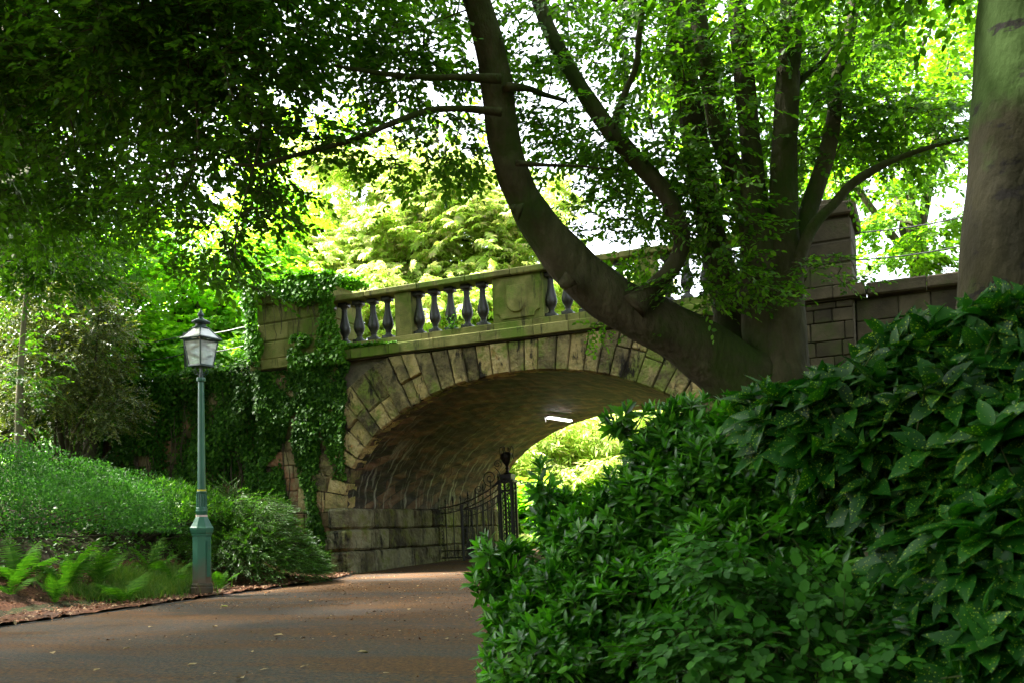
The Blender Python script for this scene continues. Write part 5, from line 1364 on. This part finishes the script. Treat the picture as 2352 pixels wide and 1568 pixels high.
# ------------------------------------------------------------------ near shrubs on the right
def shoot_shrub(name, label, mat, tipmat, clumps, leaf, size, per_shoot, base, density, tipfrac=.1, droop=.2, stemw=.003, spread=62, step=.55):
    """leaf rosettes at shoot tips spread over clump shells"""
    r = tag(empty(name, base, 0), label, 'shrub')
    fol = Foliage(); tip = Foliage(); st = Foliage(); br = MB()
    b0 = np.array(base)
    for (c, rad, ns) in clumps:
        c = np.array(c); rad = np.array(rad)
        q = in_ball(ns, .55); q[:, 1] = -np.abs(q[:, 1])*.9+.25*rng.random(ns)     # denser on the lit, open side
        pos = c+q*rad
        pos = pos[pos[:, 2] > ground_z(pos[:, 0], pos[:, 1])+.05]; K = len(pos)
        if K < 3: continue
        out = unit((pos-c)/rad+rng.normal(0, .35, (K, 3))); out[:, 2] += .75; out = unit(out)
        ref = rng.normal(size=(K, 3)); fr_ = frames(out, ref)
        m = per_shoot
        ang = np.arange(m)*2.4
        elev = R(spread)*(1-.55*np.arange(m)/m)
        ld = np.stack((np.cos(elev), np.sin(elev)*np.cos(ang), np.sin(elev)*np.sin(ang)), -1)
        ln = np.stack((np.sin(elev), -np.cos(elev)*np.cos(ang), -np.cos(elev)*np.sin(ang)), -1)
        lf = frames(ld, ln)
        sz = size*rng.uniform(.75, 1.25, K)
        lp = np.stack((np.linspace(-step, 0, m), np.zeros(m), np.zeros(m)), -1)
        p = (np.einsum('kij,mj->kmi', fr_, lp)*sz[:, None, None]+pos[:, None, :]).reshape(-1, 3)
        f = np.einsum('kij,mjl->kmil', fr_, lf).reshape(-1, 3, 3)
        f[:, 2, 0] -= droop*rng.random(len(f)); f = jitter_frames(f, .16)
        s = (sz[:, None]*np.linspace(1.05, .72, m)).ravel()*rng.uniform(.85, 1.15, K*m)
        istip = np.repeat(rng.random(K) < tipfrac, m)
        for mask, dst in ((~istip, fol), (istip, tip)):
            if mask.any(): dst.add(*scatter(leaf, p[mask], f[mask], s[mask]))
        # shoot stems
        tail = pos-out*(sz*1.3)[:, None]
        off = np.array([(0,1,0),(0,-.5,.87),(0,-.5,-.87)])*stemw
        o = np.einsum('kij,mj->kmi', fr_, off)
        TV = np.concatenate((tail[:, None]+o, pos[:, None]+o*.6), 1).reshape(-1, 3)
        st.add(TV, (np.array([(0,1,4,3),(1,2,5,4),(2,0,3,5)])[None]+(np.arange(K)*6)[:, None, None]).reshape(-1, 4))
        for k in range(ns//40 if ns > 100 else 0):
            e = tail[rng.integers(K)]; b1 = np.array((c[0], c[1], 0.0))*.45+b0*.55; b1[2] = gz(b1[0], b1[1])
            br.tube([b1+rng.normal(0, .08, 3)*(1,1,0), (b1+e)/2+rng.normal(0, .08, 3), e], [.014, .009, .004], 5, sub=3)
    fol.build('foliage', mat, r, True)
    if tip.V: tip.build('young_shoots', tipmat, r, True)
    st.build('twigs', M['green_twig'], r)
    if br.v: br.build('branches', M['twig'], r, True)
    return r
def U(x, y, d, rx, ry, rd, n): return (P(x, y, d), (px(rx, d), rd, px(ry, d)), n)

bl = P(1450, 1500, 4.9)
shoot_shrub('glossy_shrub', 'dense shrub of narrow glossy leaves crowding the path edge', M['laurel'], M['laurel_tip'], [
    U(1560,1200,4.9,220,180,.5,520), U(1680,1130,4.8,210,180,.5,460), U(1420,1290,4.9,190,160,.5,480), U(1300,1420,4.7,150,130,.45,360), U(1500,1450,4.6,250,200,.5,600),
    U(1720,1330,4.5,240,200,.5,480), U(1520,1060,5.0,90,90,.35,130), U(1800,1150,4.6,180,180,.45,320), U(1930,1350,4.4,220,200,.45,400), U(1180,1330,4.9,60,90,.25,60), U(1290,1200,5.0,70,80,.3,50), U(1260,1540,4.4,160,130,.4,220), U(1600,960,5.0,110,60,.3,60),
    U(1245,1110,5.0,25,50,.2,9), U(1100,1340,4.9,45,40,.2,12), U(1120,1250,4.9,30,40,.2,6), U(1440,960,5.0,50,40,.2,14), U(1160,1440,4.7,50,60,.2,26), U(2000,1500,4.2,200,150,.4,260)],
    'lance', .088, 10, (bl[0], bl[1]+.3, gz(bl[0], bl[1]+.3)), 1, .22)
al = P(2050, 1100, 3.8)
shoot_shrub('spotted_shrub', 'large leaved shrub with yellow speckled leaves under the massive trunk', M['aucuba'], M['aucuba'], [
    U(2000,960,3.8,190,140,.4,99), U(2180,920,3.6,190,170,.4,108), U(2320,840,3.5,150,150,.35,68), U(1850,990,3.9,130,110,.35,62), U(2150,1080,3.6,220,180,.4,108), U(2320,1080,3.3,160,200,.35,71), U(1960,1060,3.9,160,110,.35,55),
    U(2300,1300,3.1,160,170,.35,62), U(2150,1300,3.5,150,150,.35,62), U(2330,1500,2.9,160,140,.3,52), U(2160,1480,3.3,150,140,.35,55), U(1770,950,4.1,80,55,.2,18), U(2100,800,3.7,120,60,.25,27), U(2290,740,3.5,100,50,.25,21),
    ((2.5,1.7,.7), (.8,.75,.95), 130), ((2.1,.4,.8), (.8,.7,1.0), 120)],  # last two clumps unseen, added beside the viewpoint to block low light
    'aucuba', .145, 8, (al[0], al[1]+.3, gz(al[0], al[1]+.3)), 1, 0.0, .22, .0035, 82, .20)
# round leaved plant low in front
rl = P(1800, 1500, 3.6)
rs = tag(empty('round_leaved_shrub', (rl[0], rl[1], gz(rl[0], rl[1])), 0), 'low shrub with soft rounded leaves in front of the glossy shrub', 'shrub')
fol = Foliage(); tw = Foliage(); br = MB(); rb0 = np.array((rl[0], rl[1], gz(rl[0], rl[1])))
for (x, y, d, rx, ry, rd, ns) in [(1700,1270,3.75,110,70,.2,11), (1620,1330,3.7,80,70,.2,8), (1780,1330,3.65,120,80,.2,13), (1720,1440,3.5,170,90,.25,22), (1880,1400,3.5,110,80,.2,11), (1600,1500,3.5,110,80,.2,12), (1850,1520,3.3,170,80,.25,18), (2050,1480,3.3,90,60,.2,7), (2000,1560,3.2,130,50,.2,8)]:
    clump_sprays(fol, tw, P(x, y, d), (px(rx, d), rd, px(ry, d)), ns, 3.2, .26, 10, 'round', .05, droop=.35, flat=.9, sub=.5, jit=.22, twig=.0025)
    q = P(x, y, d); br.tube([rb0, (rb0+q)/2+rng.normal(0, .05, 3), q], [.006, .004, .002], 5, sub=4)
fol.build('foliage', M['snow'], rs); tw.build('twigs', M['green_twig'], rs); br.build('branches', M['green_twig'], rs, True)

# ------------------------------------------------------------------ litter
n = 14000
i = rng.integers(0, len(le)-1, n); off = rng.uniform(-.16, 2.2, n)
X = le[i, 0]+nrm[i, 0]*off+rng.normal(0, .05, n); Y = le[i, 1]+nrm[i, 1]*off+rng.normal(0, .05, n)
pos = on_ground(X, Y, .055); pos[:, 2] += rng.random(n)*.02
V, F = scatter('rhomb', pos, frames(rng.normal(0, 1, (n, 3))*(1,1,.25), rng.normal(0, .35, (n, 3))+(0,0,1)), rng.uniform(.015, .075, n))
fol = Foliage(); fol.add(V, F); lit = fol.build('leaf_litter', M['chips']); tag(lit, 'brown bark chips and dead leaves along the path edge', 'leaf litter', kind='stuff')
n = 30000                                         # fine crumbs on the path and in the gutter
X = rng.uniform(-8.5, 4, n); Y = rng.uniform(5.5, 24, n); dl = poly_dist(X, Y, LEFT); dr = -poly_dist(X, Y, RIGHT)
k = (dl < -.02) & (dr < 0) & ((smooth_noise(X*.6, Y*1.6, .5, 17) > -.2+1.2*rng.random(n)) | (dl > -.5*rng.random(n))); X, Y = X[k], Y[k]; n = len(X)
pos = np.stack((X, Y, zpath(np.minimum(to_st(X, Y)[1], 12.))+.010), -1)
V, F = scatter('rhomb', pos, frames(rng.normal(0, 1, (n, 3))*(1,1,.2), rng.normal(0, .3, (n, 3))+(0,0,1)), rng.uniform(.009, .034, n)*(1+.8*(rng.random(n) < .06)))
fol = Foliage(); fol.add(V, F); lit = fol.build('path_crumbs', M['crumbs']); tag(lit, 'scattered crumbs of leaf and bark on the path', 'leaf litter', kind='stuff')
def leaf_obj(x, y, size, mat, label, group=None):
    a, b = ray(x, y); d = 10.0
    for _ in range(12):
        q = P(x, y, d); z = float(zpath(np.array(min(to_st(q[0], q[1])[1], 12.)))); d = (z-EYE)/b
    q = P(x, y, d)
    lv, lf = leaf_shape('ovate'); lv = lv*size; lv[:, 2] += .006+.012*rng.random(6)
    me = quad_mesh('fallen_leaf', lv, lf); o = link_mesh('fallen_leaf', me, mat, None)
    o.location = (q[0], q[1], z+.006); o.rotation_euler = (random.uniform(-.12, .12), random.uniform(-.12, .12), random.uniform(0, 6.28))
    tag(o, label, 'fallen leaf', group)
leaf_obj(505, 1394, .12, M['fallen_green'], 'yellow green fallen leaf on the path nearest the lamp post')
for (x, y) in [(690,1536),(575,1498),(620,1540),(430,1530),(820,1500),(300,1490),(870,1380),(1010,1365),(760,1420),(545,1560),(500,1440),(650,1460),(940,1400),(230,1540),(880,1550),(720,1380),(1020,1470),(350,1440),(990,1545),(120,1500),(960,1345),(830,1335)]:
    leaf_obj(x, y, random.uniform(.06, .11), M['fallen'], 'small dry brown fallen leaf lying out on the path', 'dry leaves on the path')

# ------------------------------------------------------------------ light, sky, camera
SUN_EL, SUN_AZ = R(56), R(-70)                    # azimuth from +Y towards +X
w = bpy.data.worlds.new('World'); sc.world = w; w.use_nodes = True
nt = w.node_tree; nt.nodes.clear()
sky = nt.nodes.new('ShaderNodeTexSky'); sky.sky_type = 'NISHITA'; sky.sun_disc = False
sky.sun_elevation = SUN_EL; sky.sun_rotation = SUN_AZ
sky.air_density = 1.0; sky.dust_density = 4.0; sky.ozone_density = .6; sky.altitude = 50
bg = nt.nodes.new('ShaderNodeBackground'); bg.inputs['Strength'].default_value = .075
ou = nt.nodes.new('ShaderNodeOutputWorld'); hs = nt.nodes.new('ShaderNodeHueSaturation'); hs.inputs['Saturation'].default_value = .35; nt.links.new(sky.outputs[0], hs.inputs['Color']); nt.links.new(hs.outputs[0], bg.inputs[0]); nt.links.new(bg.outputs[0], ou.inputs[0])
ld = bpy.data.lights.new('sun', 'SUN'); ld.energy = 5.0; ld.angle = R(7); ld.color = (1, .95, .86)
lo = bpy.data.objects.new('sun', ld); COL.objects.link(lo)
dirv = Vector((math.sin(SUN_AZ)*math.cos(SUN_EL), math.cos(SUN_AZ)*math.cos(SUN_EL), math.sin(SUN_EL)))
lo.rotation_euler = (-dirv).to_track_quat('-Z', 'Y').to_euler(); lo.location = dirv*60

cd = bpy.data.cameras.new('camera'); cam = bpy.data.objects.new('camera', cd); COL.objects.link(cam); sc.camera = cam
cd.sensor_width = 36; cd.lens = FU/2352*36; cd.clip_start = .1; cd.clip_end = 600
cd.shift_x = 0.0; cd.shift_y = (1218-784)/2352
cam.location = (0, 0, EYE)
cam.rotation_mode = 'QUATERNION'
q = Matrix.Rotation(R(90), 4, 'X') @ Matrix.Rotation(-ROLL, 4, 'Z')
cam.rotation_quaternion = q.to_quaternion()
cd.dof.use_dof = True; cd.dof.focus_distance = 17.0; cd.dof.aperture_fstop = 8.0

vs = sc.view_settings
sc.display_settings.display_device = 'sRGB'
vs.view_transform = 'Standard'; vs.look = 'None'; vs.exposure = 3.85; vs.gamma = 1; vs.use_curve_mapping = False
sc.render.engine = 'CYCLES'
cy = sc.cycles
cy.use_denoising = True; cy.max_bounces = 7; cy.diffuse_bounces = 4; cy.transmission_bounces = 5; cy.transparent_max_bounces = 8; cy.glossy_bounces = 3
cy.caustics_reflective = False; cy.caustics_refractive = False
try:
    cy.denoiser = 'OPENIMAGEDENOISE'; cy.denoising_input_passes = 'RGB_ALBEDO_NORMAL'
except Exception: pass
